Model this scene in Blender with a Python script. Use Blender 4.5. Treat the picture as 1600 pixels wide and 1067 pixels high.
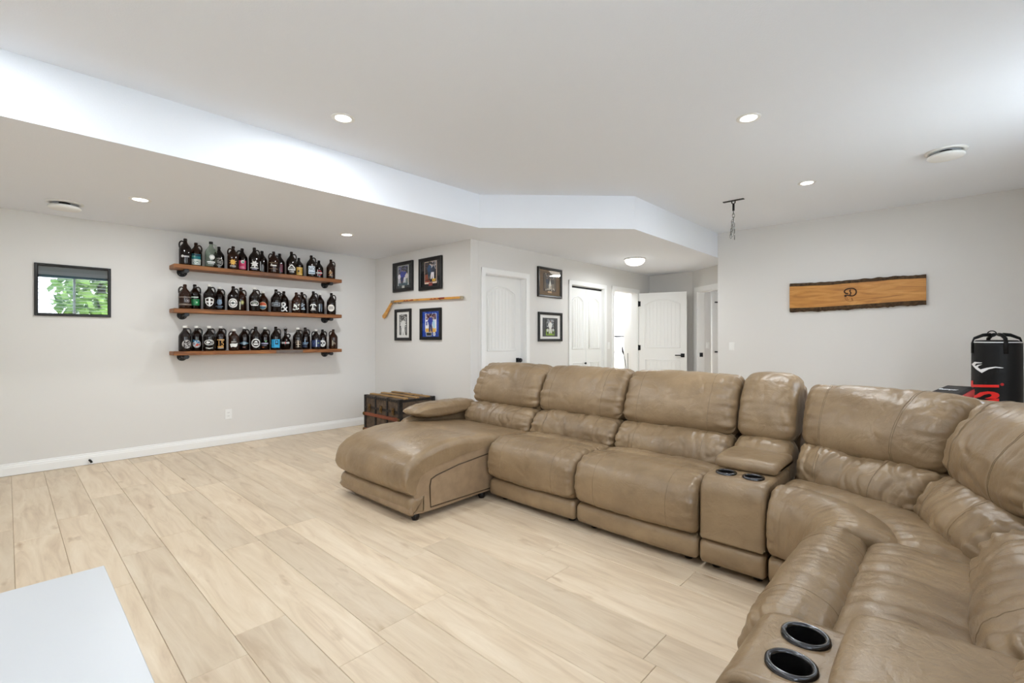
import bpy, bmesh, math, random
import numpy as np
from mathutils import Vector, Matrix, noise
PI = math.pi
random.seed(7)
sc = bpy.context.scene
for o in list(bpy.data.objects):
    bpy.data.objects.remove(o)
C = sc.collection

# ---------------------------------------------------------------- camera, world, sun, exposure
CAM_H = 1.235
cd = bpy.data.cameras.new('camera')
cam = bpy.data.objects.new('camera', cd)
C.objects.link(cam)
cam.location = (0, 0, CAM_H)
cam.rotation_euler = (PI / 2, 0, math.radians(43.063 - 90))
cd.sensor_width = 36
cd.lens = 738.31 / 1600 * 36
cd.shift_y = -4.0 / 1600
cd.clip_start = 0.05
sc.camera = cam
sc.view_settings.view_transform = 'Standard'
sc.view_settings.look = 'None'
sc.view_settings.gamma = 1
sc.view_settings.use_curve_mapping = False
sc.view_settings.exposure = -0.17
sc.cycles.max_bounces = 10
sc.cycles.diffuse_bounces = 6
sc.cycles.sample_clamp_indirect = 6
sc.cycles.use_denoising = True

world = bpy.data.worlds.new('world')
sc.world = world
world.use_nodes = True
wn = world.node_tree.nodes
wl = world.node_tree.links
wbg = wn['Background']
wbg.inputs[1].default_value = 14.5
wtc = wn.new('ShaderNodeTexCoord')
wsep = wn.new('ShaderNodeSeparateXYZ')
wramp = wn.new('ShaderNodeValToRGB')
wramp.color_ramp.elements[0].position = 0.45
wramp.color_ramp.elements[0].color = (0.70, 0.733, 0.765, 1)
wramp.color_ramp.elements[1].position = 0.9
wramp.color_ramp.elements[1].color = (0.60, 0.73, 0.90, 1)
wmap = wn.new('ShaderNodeMapRange')
wmap.inputs[1].default_value = -1
wl.new(wtc.outputs['Generated'], wsep.inputs[0])
wl.new(wsep.outputs[2], wmap.inputs[0])
wl.new(wmap.outputs[0], wramp.inputs[0])
wl.new(wramp.outputs[0], wbg.inputs[0])

P_SPOT = 16.0      # recessed lamps, main ceiling (W)
P_SPOT_LOW = 15.0  # recessed lamps, dropped ceiling
P_DOME = 16.0
P_BATH = 24.0
WARM = (0.925, 0.972, 1.0)


def lamp(name, loc, power, size, rot=(0, 0, 0), col=(1, 1, 1), sy=None, spread=None):
    l = bpy.data.lights.new(name, 'AREA')
    l.energy = power
    l.color = col
    if sy is None:
        l.shape = 'DISK'
        l.size = size
    else:
        l.shape = 'RECTANGLE'
        l.size = size
        l.size_y = sy
    if spread:
        l.spread = spread
    o = bpy.data.objects.new(name, l)
    o.location = loc
    o.rotation_euler = rot
    C.objects.link(o)
    return o


# daylight comes from the sky through the windows of the wall behind the sofa; portals only steer the sampling
for (wx, ww) in ((0.98, 1.24), (-1.15, 1.2), (4.25, 1.0)):
    l = bpy.data.lights.new('window_portal', 'AREA')
    l.shape = 'RECTANGLE'
    l.size = ww
    l.size_y = 1.64
    l.cycles.is_portal = True
    o = bpy.data.objects.new('window_portal', l)
    o.location = (wx, -1.215, 1.73)
    o.rotation_euler = (PI / 2, 0, 0)
    C.objects.link(o)
sun = bpy.data.lights.new('sun', 'SUN')
sun.energy = 36.0
sun.angle = 0.01
suno = bpy.data.objects.new('sun', sun)
suno.rotation_euler = Vector((-.70, -.04, -.72)).to_track_quat('-Z', 'Y').to_euler()   # along the wall: lights the garden only
C.objects.link(suno)

# ---------------------------------------------------------------- materials
MATS = {}


def lin(h):
    if isinstance(h, str):
        c = [int(h[i:i + 2], 16) / 255 for i in (0, 2, 4)]
        return tuple((x / 12.92 if x <= .04045 else ((x + .055) / 1.055) ** 2.4) for x in c)
    return h


def pmat(name, col, rough=0.5, metal=0.0, spec=0.5, coat=0.0, bump=None, var=None, trans=0.0, ior=1.45, emit=None, es=1.0):
    """principled material; bump=(scale, strength, dist); var=(scale, amount) mottles the colour"""
    if name in MATS:
        return MATS[name]
    m = bpy.data.materials.new(name)
    m.use_nodes = True
    nt = m.node_tree
    b = nt.nodes['Principled BSDF']
    c = lin(col)
    b.inputs['Base Color'].default_value = (*c, 1)
    b.inputs['Roughness'].default_value = rough
    b.inputs['Metallic'].default_value = metal
    b.inputs['Specular IOR Level'].default_value = spec
    b.inputs['Coat Weight'].default_value = coat
    b.inputs['Coat Roughness'].default_value = 0.05
    b.inputs['Transmission Weight'].default_value = trans
    b.inputs['IOR'].default_value = ior
    if emit:
        b.inputs['Emission Color'].default_value = (*lin(emit), 1)
        b.inputs['Emission Strength'].default_value = es
    tc = nt.nodes.new('ShaderNodeTexCoord')
    if var:
        n = nt.nodes.new('ShaderNodeTexNoise')
        n.inputs['Scale'].default_value = var[0]
        n.inputs['Detail'].default_value = 5
        nt.links.new(tc.outputs['Object'], n.inputs['Vector'])
        r = nt.nodes.new('ShaderNodeValToRGB')
        a = var[1]
        r.color_ramp.elements[0].position = .3
        r.color_ramp.elements[1].position = .7
        r.color_ramp.elements[0].color = (*[x * (1 - a) for x in c], 1)
        r.color_ramp.elements[1].color = (*[min(1, x * (1 + a)) for x in c], 1)
        nt.links.new(n.outputs['Fac'], r.inputs[0])
        nt.links.new(r.outputs[0], b.inputs['Base Color'])
    if bump:
        n = nt.nodes.new('ShaderNodeTexNoise')
        n.inputs['Scale'].default_value = bump[0]
        n.inputs['Detail'].default_value = 4
        nt.links.new(tc.outputs['Object'], n.inputs['Vector'])
        bp = nt.nodes.new('ShaderNodeBump')
        bp.inputs['Strength'].default_value = bump[1]
        bp.inputs['Distance'].default_value = bump[2]
        nt.links.new(n.outputs['Fac'], bp.inputs['Height'])
        nt.links.new(bp.outputs[0], b.inputs['Normal'])
    MATS[name] = m
    return m


def cmat(h, rough=0.45):
    return pmat('paint_' + h + '_%d' % int(rough * 100), h, rough)


def leather_mat():
    m = bpy.data.materials.new('tan_leather')
    m.use_nodes = True
    nt = m.node_tree
    N = nt.nodes.new
    L = nt.links.new
    b = nt.nodes['Principled BSDF']
    tc = N('ShaderNodeTexCoord')
    n1 = N('ShaderNodeTexNoise')
    n1.inputs['Scale'].default_value = 3.5
    n1.inputs['Detail'].default_value = 6
    n1.inputs['Roughness'].default_value = .6
    L(tc.outputs['Object'], n1.inputs['Vector'])
    r = N('ShaderNodeValToRGB')
    e = r.color_ramp.elements
    e[0].position = .25
    e[0].color = (*lin('78634a'), 1)
    e[1].position = .75
    e[1].color = (*lin('9e8667'), 1)
    L(n1.outputs['Fac'], r.inputs[0])
    L(r.outputs[0], b.inputs['Base Color'])
    b.inputs['Roughness'].default_value = .36
    b.inputs['Specular IOR Level'].default_value = .5
    n2 = N('ShaderNodeTexVoronoi')
    n2.inputs['Scale'].default_value = 240
    L(tc.outputs['Object'], n2.inputs['Vector'])
    n3 = N('ShaderNodeTexNoise')
    n3.inputs['Scale'].default_value = 16
    n3.inputs['Detail'].default_value = 5
    n3.inputs['Distortion'].default_value = .6
    L(tc.outputs['Object'], n3.inputs['Vector'])
    b1 = N('ShaderNodeBump')
    b1.inputs['Strength'].default_value = .12
    b1.inputs['Distance'].default_value = .002
    L(n2.outputs['Distance'], b1.inputs['Height'])
    b2 = N('ShaderNodeBump')
    b2.inputs['Strength'].default_value = .4
    b2.inputs['Distance'].default_value = .010
    n4 = N('ShaderNodeTexNoise')
    n4.inputs['Scale'].default_value = 7
    n4.inputs['Detail'].default_value = 3
    n4.inputs['Distortion'].default_value = 1.2
    L(tc.outputs['Object'], n4.inputs['Vector'])
    ab = N('ShaderNodeMath')
    ab.operation = 'SUBTRACT'
    ab.inputs[1].default_value = .5
    L(n4.outputs['Fac'], ab.inputs[0])
    ab2 = N('ShaderNodeMath')
    ab2.operation = 'ABSOLUTE'
    L(ab.outputs[0], ab2.inputs[0])
    ab3 = N('ShaderNodeMath')
    ab3.operation = 'SMOOTH_MIN'
    ab3.inputs[1].default_value = .07
    ab3.inputs[2].default_value = .03
    L(ab2.outputs[0], ab3.inputs[0])
    ab4 = N('ShaderNodeMath')
    ab4.operation = 'MULTIPLY_ADD'
    ab4.inputs[1].default_value = 1.6
    L(ab3.outputs[0], ab4.inputs[0])
    L(n3.outputs['Fac'], ab4.inputs[2])
    L(ab4.outputs[0], b2.inputs['Height'])
    L(b1.outputs[0], b2.inputs['Normal'])
    L(b2.outputs[0], b.inputs['Normal'])
    rr = N('ShaderNodeMapRange')
    rr.inputs[3].default_value = .26
    rr.inputs[4].default_value = .42
    L(n3.outputs['Fac'], rr.inputs[0])
    L(rr.outputs[0], b.inputs['Roughness'])
    return m


def wood_mat(name, cols, axis='Y', scale=1.0, rough=.5, stretch=14, bump=.15, tint=0.0, dots=False):
    """grain stretched along an object axis; each object gets its own random offset and tint"""
    m = bpy.data.materials.new(name)
    m.use_nodes = True
    nt = m.node_tree
    N = nt.nodes.new
    L = nt.links.new
    b = nt.nodes['Principled BSDF']
    b.inputs['Roughness'].default_value = rough
    tc = N('ShaderNodeTexCoord')
    oi = N('ShaderNodeObjectInfo')
    mul = N('ShaderNodeVectorMath')
    mul.operation = 'SCALE'
    mul.inputs[0].default_value = (37.1, 91.7, 53.3)
    L(oi.outputs['Random'], mul.inputs['Scale'])
    add = N('ShaderNodeVectorMath')
    add.operation = 'ADD'
    L(tc.outputs['Object'], add.inputs[0])
    L(mul.outputs[0], add.inputs[1])
    mp = N('ShaderNodeMapping')
    s = [stretch * scale] * 3
    s['XYZ'.index(axis)] = 1.0 * scale
    mp.inputs['Scale'].default_value = s
    L(add.outputs[0], mp.inputs['Vector'])
    n = N('ShaderNodeTexNoise')
    n.inputs['Scale'].default_value = 1.0
    n.inputs['Detail'].default_value = 8
    n.inputs['Roughness'].default_value = .62
    n.inputs['Distortion'].default_value = 1.1
    L(mp.outputs[0], n.inputs['Vector'])
    r = N('ShaderNodeValToRGB')
    el = r.color_ramp.elements
    el[0].position = .28
    el[0].color = (*lin(cols[0]), 1)
    el[1].position = .72
    el[1].color = (*lin(cols[-1]), 1)
    if len(cols) == 3:
        k = el.new(.48)
        k.color = (*lin(cols[1]), 1)
    L(n.outputs['Fac'], r.inputs[0])
    out = r.outputs[0]
    if dots:
        n2 = N('ShaderNodeTexNoise')
        n2.inputs['Scale'].default_value = 1.0
        n2.inputs['Detail'].default_value = 3
        mp2 = N('ShaderNodeMapping')
        s2 = [9.0] * 3
        s2['XYZ'.index(axis)] = 3.0
        mp2.inputs['Scale'].default_value = s2
        L(add.outputs[0], mp2.inputs['Vector'])
        L(mp2.outputs[0], n2.inputs['Vector'])
        r2 = N('ShaderNodeValToRGB')
        r2.color_ramp.elements[0].position = .66
        r2.color_ramp.elements[0].color = (1, 1, 1, 1)
        r2.color_ramp.elements[1].position = .78
        r2.color_ramp.elements[1].color = (.62, .52, .42, 1)
        L(n2.outputs['Fac'], r2.inputs[0])
        mx = N('ShaderNodeMix')
        mx.data_type = 'RGBA'
        mx.blend_type = 'MULTIPLY'
        mx.inputs[0].default_value = 1
        L(out, mx.inputs[6])
        L(r2.outputs[0], mx.inputs[7])
        out = mx.outputs[2]
    if tint:
        hs = N('ShaderNodeHueSaturation')
        mr = N('ShaderNodeMapRange')
        mr.inputs[3].default_value = 1 - tint
        mr.inputs[4].default_value = 1 + tint * .6
        L(oi.outputs['Random'], mr.inputs[0])
        L(mr.outputs[0], hs.inputs['Value'])
        L(out, hs.inputs['Color'])
        out = hs.outputs[0]
    L(out, b.inputs['Base Color'])
    bp = N('ShaderNodeBump')
    bp.inputs['Strength'].default_value = bump
    bp.inputs['Distance'].default_value = .002
    L(n.outputs['Fac'], bp.inputs['Height'])
    L(bp.outputs[0], b.inputs['Normal'])
    return m


def pane_mat(name, f0=0.06, tint=(1, 1, 1)):
    """clear flat glass: passes light straight through, reflects by angle"""
    m = bpy.data.materials.new(name)
    m.use_nodes = True
    nt = m.node_tree
    N = nt.nodes.new
    L = nt.links.new
    nt.nodes.remove(nt.nodes['Principled BSDF'])
    out = nt.nodes['Material Output']
    t = N('ShaderNodeBsdfTransparent')
    t.inputs[0].default_value = (*tint, 1)
    g = N('ShaderNodeBsdfGlossy')
    g.inputs['Roughness'].default_value = .01
    f = N('ShaderNodeFresnel')
    f.inputs[0].default_value = (1 + math.sqrt(f0)) / (1 - math.sqrt(f0))
    mx = N('ShaderNodeMixShader')
    ge = N('ShaderNodeNewGeometry')
    mm = N('ShaderNodeMath')
    mm.operation = 'SUBTRACT'
    mm.inputs[0].default_value = 1
    L(ge.outputs['Backfacing'], mm.inputs[1])
    mu = N('ShaderNodeMath')
    mu.operation = 'MULTIPLY'
    L(f.outputs[0], mu.inputs[0])
    L(mm.outputs[0], mu.inputs[1])
    L(mu.outputs[0], mx.inputs[0])
    L(t.outputs[0], mx.inputs[1])
    L(g.outputs[0], mx.inputs[2])
    L(mx.outputs[0], out.inputs[0])
    return m


M_WALL = pmat('greige_wall_paint', 'dedcd9', .7, bump=(260, .08, .002))
M_CEIL = pmat('ceiling_paint', 'edf1f8', .85, bump=(120, .25, .003))
M_TRIM = pmat('white_trim_paint', 'f1f1f0', .38)
M_DOOR = pmat('white_door_paint', 'ededeb', .42)
M_BLACK = pmat('black_metal', '16161a', .38, .3)
M_BLACKP = pmat('black_frame_paint', '131212', .4)
M_WPLAST = pmat('white_plastic', 'eeeeec', .35)
M_LEATH = leather_mat()
M_SEAM = pmat('seam_thread', '76634a', .5)
M_LEATHP = pmat('tan_vinyl', '937c62', .45, var=(14, .12), bump=(200, .2, .002))
M_DARKPL = pmat('black_plastic', '141312', .3)
M_CUP = pmat('gunmetal_rim', '4a4a4c', .18, .9)
M_FOOT = pmat('dark_wood_foot', '1d1713', .5)
M_FLOOR = wood_mat('pale_oak_plank', ['c3ac91', 'd5c1a6', 'e1d0b8'], 'Y', 1.6, .42, 9, .10, .10, True)
M_SHELF = wood_mat('stained_pine', ['4d2c14', '85522a', 'a8713c'], 'X', 2.2, .55, 12, .3, .06)
M_SLABW = wood_mat('oiled_cherry_slab', ['8f5a26', 'bb8038', 'd29c54'], 'Y', 2.0, .4, 8, .2)
M_BARK = pmat('tree_bark', '4d3a26', .9, var=(30, .5), bump=(60, 1.0, .012))
M_PANE = pane_mat('clear_pane', .05)
M_PANE2 = pane_mat('window_pane', .04)
M_STICK = wood_mat('amber_ash', ['b9782a', 'd3963f', 'dfab5c'], 'Y', 2.5, .35, 10, .1)
M_IRON = pmat('black_iron_pipe', '3a3c40', .45, .6, var=(40, .2))
M_CHROME = pmat('zinc_chain', '7c7c7a', .35, 1.0)
M_CANVAS = pmat('worn_trunk_canvas', '57483a', .75, var=(18, .4), bump=(70, .5, .004))
M_SLATW = wood_mat('rust_red_slat', ['5d2a17', '7e3d20', '8f4a26'], 'Y', 3, .6, 10, .3)
M_SLATT = wood_mat('worn_tan_slat', ['7a5a34', '9c7848', 'b8935f'], 'Y', 3, .6, 10, .3)
M_STRAP = pmat('tarnished_strap', '33302f', .5, .7, var=(30, .3))
M_BRASS = pmat('old_brass', '6b5230', .45, .8, var=(40, .4))
M_AMBER = pmat('amber_glass', '120805', .07, 0, .5, 0.0, trans=.05, ior=1.45)
M_AMBERL = pmat('light_amber_glass', '2a1308', .07, 0, .5, 0.0, trans=.10, ior=1.45)
M_CLEAR = pmat('clear_glass', 'e4efe6', .02, 0, .5, 0, trans=1.0, ior=1.45)
M_CAPB = pmat('black_bottle_cap', '1a1a1a', .4)
M_CAPW = pmat('white_bottle_cap', 'e8e6e0', .4)
M_LED = pmat('lamp_disc', 'ffffff', .5, emit='fffaf0', es=14.0)
M_DOME = pmat('frosted_dome', 'ffffff', .4, emit='fffaf0', es=4.0)
M_VINYL = pmat('black_bag_vinyl', '0c0c0d', .5, spec=.3, bump=(25, .15, .006))
M_WHITET = pmat('white_table_top', 'c6c7c9', .35)
M_GREYCASE = pmat('dark_stem', '2b2724', .7)


# ---------------------------------------------------------------- mesh helpers
def link(o, parent=None):
    C.objects.link(o)
    if parent is not None:
        o.parent = parent
    return o


def tag(o, label=None, cat=None, group=None, kind=None):
    if label:
        o['label'] = label
    if cat:
        o['category'] = cat
    if group:
        o['group'] = group
    if kind:
        o['kind'] = kind
    return o


def thing(name, loc, label, cat, rz=0, group=None):
    o = bpy.data.objects.new(name, None)
    o.empty_display_size = .05
    o.location = loc
    o.rotation_euler = (0, 0, rz)
    link(o)
    return tag(o, label, cat, group)


class MB:
    """collects shapes into one mesh"""
    def __init__(s):
        s.bm = bmesh.new()
        s.mats = []
        s.mi = 0
        s.smooth_flags = []

    def use(s, m):
        if m not in s.mats:
            s.mats.append(m)
        s.mi = s.mats.index(m)
        return s

    def face(s, vs, smooth=False):
        try:
            f = s.bm.faces.new(vs)
        except ValueError:
            return None
        f.material_index = s.mi
        f.smooth = smooth
        return f

    def box(s, x0, x1, y0, y1, z0, z1, bev=0.0, segs=1, mat=None):
        n0 = set(s.bm.faces)
        v = [s.bm.verts.new((x, y, z)) for x in (x0, x1) for y in (y0, y1) for z in (z0, z1)]
        fs = []
        for q in ((0, 1, 3, 2), (4, 6, 7, 5), (0, 4, 5, 1), (2, 3, 7, 6), (0, 2, 6, 4), (1, 5, 7, 3)):
            fs.append(s.face([v[i] for i in q]))
        if mat is not None:
            bmesh.ops.transform(s.bm, matrix=mat, verts=v)
        if bev > 0:
            es = list({e for f in fs for e in f.edges})
            r = bmesh.ops.bevel(s.bm, geom=es, offset=bev, segments=segs, profile=.5, affect='EDGES')
            for f in s.bm.faces:
                if f not in n0:
                    f.material_index = s.mi
        return s

    def poly(s, pts, smooth=False):
        return s.face([s.bm.verts.new(p) for p in pts], smooth)

    def prism(s, pts, vec, cap=True):
        """extrude a 3D polygon along vec"""
        a = [s.bm.verts.new(p) for p in pts]
        v = Vector(vec)
        b = [s.bm.verts.new(Vector(p) + v) for p in pts]
        n = len(a)
        for i in range(n):
            s.face([a[i], a[(i + 1) % n], b[(i + 1) % n], b[i]])
        if cap:
            s.face(a[::-1])
            s.face(b)
        return s

    def lathe(s, prof, n=24, center=(0, 0, 0), mat=None, smooth=True, closed=False):
        """prof: (r, z) list"""
        rings = []
        M = mat or Matrix.Identity(4)
        c = Vector(center)
        for r, z in prof:
            if r < 1e-6:
                rings.append([s.bm.verts.new(M @ (Vector((0, 0, z))) + c)])
            else:
                rings.append([s.bm.verts.new(M @ Vector((r * math.cos(2 * PI * i / n), r * math.sin(2 * PI * i / n), z)) + c) for i in range(n)])
        for a, b in zip(rings, rings[1:]):
            for i in range(n):
                j = (i + 1) % n
                if len(a) == 1 and len(b) == 1:
                    continue
                if len(a) == 1:
                    s.face([a[0], b[i], b[j]][::-1], smooth)
                elif len(b) == 1:
                    s.face([a[i], a[j], b[0]], smooth)
                else:
                    s.face([a[i], a[j], b[j], b[i]], smooth)
        return s

    def tube(s, pts, r, n=8, closed=False, flat=None, caps=True, smooth=True):
        """round tube along points; flat=(normal vector, factor) squashes it"""
        P = [Vector(p) for p in pts]
        k = len(P)
        rings = []
        up = Vector((0, 0, 1))
        prev = None
        for i in range(k):
            if closed:
                t = (P[(i + 1) % k] - P[i - 1]).normalized()
            else:
                t = (P[min(i + 1, k - 1)] - P[max(i - 1, 0)]).normalized()
            if prev is None:
                a = t.cross(up)
                if a.length < 1e-3:
                    a = t.cross(Vector((1, 0, 0)))
                a.normalize()
            else:
                a = (prev - t * prev.dot(t)).normalized()
            prev = a
            b = t.cross(a)
            rr = r[i] if isinstance(r, (list, tuple)) else r
            ring = []
            for j in range(n):
                w = 2 * PI * j / n
                off = (a * math.cos(w) + b * math.sin(w)) * rr
                if flat:
                    nv = Vector(flat[0])
                    off = off - nv * off.dot(nv) * (1 - flat[1])
                ring.append(s.bm.verts.new(P[i] + off))
            rings.append(ring)
        m = k if closed else k - 1
        for i in range(m):
            a, b = rings[i], rings[(i + 1) % k]
            for j in range(n):
                s.face([a[j], a[(j + 1) % n], b[(j + 1) % n], b[j]], smooth)
        if caps and not closed:
            s.face(rings[0][::-1])
            s.face(rings[-1])
        return s

    def build(s, name, mat=None, parent=None, kind=None, label=None, recalc=True):
        if recalc:
            bmesh.ops.recalc_face_normals(s.bm, faces=s.bm.faces)
        me = bpy.data.meshes.new(name)
        s.bm.to_mesh(me)
        s.bm.free()
        if mat is not None:
            me.materials.append(mat)
        else:
            for m in s.mats:
                me.materials.append(m)
        o = bpy.data.objects.new(name, me)
        link(o, parent)
        tag(o, label=label, kind=kind)
        return o


def bx(name, x0, x1, y0, y1, z0, z1, mat, parent=None, bev=0.0, kind=None, label=None, segs=2):
    return MB().box(x0, x1, y0, y1, z0, z1, bev, segs).build(name, mat, parent, kind, label)


def copy_tree(o, parent=None):
    c = o.copy()
    C.objects.link(c)
    if parent is not None:
        c.parent = parent
    for ch in list(o.children):
        copy_tree(ch, c)
    return c


# ---- flat artwork (labels, prints): shapes are drawn flat as (u, v) then placed
_fontcache = {}


def glyph_polys(txt, h, sx=1.0, shear=0.0, bold=0.0):
    key = (txt, bold)
    if key not in _fontcache:
        cu = bpy.data.curves.new('t', 'FONT')
        cu.body = txt
        cu.align_x = 'CENTER'
        cu.align_y = 'CENTER'
        cu.resolution_u = 3
        cu.offset = bold
        o = bpy.data.objects.new('t', cu)
        C.objects.link(o)
        dg = bpy.context.evaluated_depsgraph_get()
        dg.update()
        me = o.evaluated_get(dg).to_mesh()
        vs = [tuple(v.co) for v in me.vertices]
        fs = [tuple(p.vertices) for p in me.polygons]
        o.evaluated_get(dg).to_mesh_clear()
        bpy.data.objects.remove(o)
        bpy.data.curves.remove(cu)
        _fontcache[key] = (vs, fs)
    vs, fs = _fontcache[key]
    ys = [v[1] for v in vs] or [0, 1]
    k = h / max(1e-6, max(ys) - min(ys))
    mid = (max(ys) + min(ys)) / 2
    return [((v[0] + shear * v[1]) * k * sx, (v[1] - mid) * k) for v in vs], fs


def art(name, shapes, parent, place, step=None, lift=.0004, mats_rough=.45, label=None):
    """shapes: list of (kind, ..., colour).  place(u, v, layer)->Vector.  step: cut columns for wrapping"""
    out = MB()
    for li, sh in enumerate(shapes):
        kind, col = sh[0], sh[-1]
        out.use(cmat(col, mats_rough))
        b = bmesh.new()

        def P(pts):
            b.faces.new([b.verts.new((p[0], p[1], 0)) for p in pts])
        if kind == 'rect':
            cx, cy, w, h = sh[1:5]
            P([(cx - w / 2, cy - h / 2), (cx + w / 2, cy - h / 2), (cx + w / 2, cy + h / 2), (cx - w / 2, cy + h / 2)])
        elif kind == 'disc':
            cx, cy, rx, ry = sh[1:5]
            P([(cx + rx * math.cos(t * PI / 12), cy + ry * math.sin(t * PI / 12)) for t in range(24)])
        elif kind == 'ring':
            cx, cy, rx, ry, th = sh[1:6]
            for t in range(24):
                a, c = t * PI / 12, (t + 1) * PI / 12
                P([(cx + (rx - q) * math.cos(w), cy + (ry - q) * math.sin(w)) for q, w in ((0, a), (0, c), (th, c), (th, a))])
        elif kind == 'poly':
            P(sh[1])
        elif kind == 'line':
            pts, th = sh[1], sh[2]
            for p, q in zip(pts, pts[1:]):
                d = Vector((q[0] - p[0], q[1] - p[1]))
                if d.length < 1e-6:
                    continue
                nrm = Vector((-d.y, d.x)).normalized() * th / 2
                P([(p[0] - nrm.x, p[1] - nrm.y), (q[0] - nrm.x, q[1] - nrm.y), (q[0] + nrm.x, q[1] + nrm.y), (p[0] + nrm.x, p[1] + nrm.y)])
        elif kind == 'text':
            txt, cx, cy, h, sx = sh[1:6]
            vs, fs = glyph_polys(txt, h, sx, 0.0, sh[6] if len(sh) > 7 else 0.0)
            bv = [b.verts.new((x + cx, y + cy, 0)) for x, y in vs]
            for f in fs:
                try:
                    b.faces.new([bv[i] for i in f])
                except ValueError:
                    pass
        elif kind == 'dots':      # scattered specks: cx cy w h n size seed
            cx, cy, w, h, n, sz, seed = sh[1:8]
            rr = random.Random(seed)
            for _ in range(n):
                x, y = cx + (rr.random() - .5) * w, cy + (rr.random() - .5) * h
                a, bb = sz * (.5 + rr.random()), sz * (.5 + rr.random())
                P([(x - a, y - bb), (x + a, y - bb * .6), (x + a * .7, y + bb), (x - a * .8, y + bb * .7)])
        if step:
            xs = [v.co.x for v in b.verts]
            x = min(xs) + step
            while x < max(xs):
                bmesh.ops.bisect_plane(b, geom=b.verts[:] + b.edges[:] + b.faces[:], plane_co=(x, 0, 0), plane_no=(1, 0, 0))
                x += step
        mp = {}
        for v in b.verts:
            mp[v] = out.bm.verts.new(place(v.co.x, v.co.y, (li + 1) * lift))
        for f in b.faces:
            nf = out.face([mp[v] for v in f.verts])
        b.free()
    return out.build(name, None, parent, label=label, recalc=False)


# ---------------------------------------------------------------- the room
YA, XP, YD, XB = 6.22, 3.71, 4.13, 7.02
YS, XW = -1.1, -2.3
C1, C2 = 2.76, 2.408
T = .12
K = 'structure'


def wall_box(name, x0, x1, y0, y1, z0, z1, mat=M_WALL):
    return bx(name, x0, x1, y0, y1, z0, z1, mat, None, 0, K)


wall_box('wall_shelves', XW - T, XP + T, YA, YA + T, 0, C2 + .4)
wall_box('wall_pictures', XP, XP + T, YD + .001, YA - .001, 0, C2 + .4)
# wall_doors: with three openings (x ranges) as one mesh
OPEN = [(3.935, 4.69, 2.035), (5.69, 6.60, 2.045), (6.885, 7.70, 2.055)]
w = MB()
xs = XP
for a, b, h in OPEN:
    w.box(xs + (T + .001 if xs == XP else 0), a, YD, YD + T, 0, C2)
    w.box(a, b, YD, YD + T, h, C2)
    xs = b
w.box(xs, 8.27, YD, YD + T, 0, C2)
w.build('wall_doors', M_WALL, None, K)
wall_box('wall_board', XB, XB + T, YS - T, 2.49, 0, C1 + .1)
wall_box('wall_hall_side', XB + T + .001, 7.75, 2.37, 2.49, 0, C2 + .1)
wall_box('wall_hall_end', 8.15, 8.15 + T, 3.32, YD - .001, 0, C2)
# wall_angled with a door opening
AK = Vector((8.15, 3.32, 0))
AD = Vector((-.607, -.795, 0)).normalized()
AN = Vector((-AD.y, AD.x, 0))   # away from the hall
AN = AN if AN.x > 0 else -AN


def ang(s, n, z):
    p = AK + AD * s + AN * n
    return (p.x, p.y, z)


def ang_box(m, s0, s1, n0, n1, z0, z1):
    m.prism([ang(s0, n0, z0), ang(s1, n0, z0), ang(s1, n1, z0), ang(s0, n1, z0)], (0, 0, z1 - z0))
    return m


A_O0, A_O1 = .16, .92
m = MB()
ang_box(m, 0, A_O0, 0, T, 0, C2)
ang_box(m, A_O0, A_O1, 0, T, 2.04, C2)
ang_box(m, A_O1, 1.05, 0, T, 0, C2)
m.build('wall_angled', M_WALL, None, K)

# wall_south with three windows, the westernmost added to balance the light
m = MB()
WIN_S = [(.36, 1.60), (-1.75, -.55), (3.75, 4.75)]
WZ0, WZ1 = .92, 2.55
xs = XW - T
for a, b in sorted(WIN_S):
    m.box(xs, a, YS - T, YS, 0, C1)
    m.box(a, b, YS - T, YS, 0, WZ0)
    m.box(a, b, YS - T, YS, WZ1, C1)
    xs = b
m.box(xs, XB - .001, YS - T, YS, 0, C1)
m.build('wall_south', M_WALL, None, K)
wall_box('wall_west', XW - T, XW, YS + .001, YA - .001, 0, C1)

# ceilings
bx('ceiling', XW - T, XB + .001, YS - T, 3.66, C1, C1 + .1, M_CEIL, None, 0, K)
low = [(XW, 3.66), (3.41, 3.66), (4.58, 2.49), (XB + T, 2.49), (8.6, 2.3), (8.6, YD + .02), (XP + .02, YD + .02), (XP + .02, YA + .02), (XW, YA + .02)]
MB().prism([(x, y, C2) for x, y in low], (0, 0, .06)).build('ceiling_dropped', M_CEIL, None, K)
bh = [(XW, 3.66), (3.41, 3.66), (4.58, 2.49), (XB + T, 2.49), (XB + T, 2.55), (4.6, 2.55), (3.43, 3.72), (XW, 3.72)]
MB().prism([(x, y, C2 + .06) for x, y in bh], (0, 0, C1 - C2 - .06)).build('wall_bulkhead', M_CEIL, None, K)
# lower lip of the bulkhead so that its face runs down to the dropped ceiling
# floor base + planks
fl = bx('floor', XW - T, 9.6, YS - T, 7.4, -.1, -.006, pmat('subfloor', 'b59d80', .7), None, 0, K)
PW, PL = .206, 1.42
plank_meshes = {}
fr = random.Random(11)
stuff = MB()
stuff_n = 0


def plank_mesh(l):
    key = round(l, 2)
    if key not in plank_meshes:
        b = MB().box(-PW / 2 + .0006, PW / 2 - .0006, -l / 2 + .0006, l / 2 - .0006, -.006, 0, .0016, 1)
        bmesh.ops.recalc_face_normals(b.bm, faces=b.bm.faces)
        me = bpy.data.meshes.new('plank')
        b.bm.to_mesh(me)
        b.bm.free()
        me.materials.append(M_FLOOR)
        plank_meshes[key] = me
    return plank_meshes[key]


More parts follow.
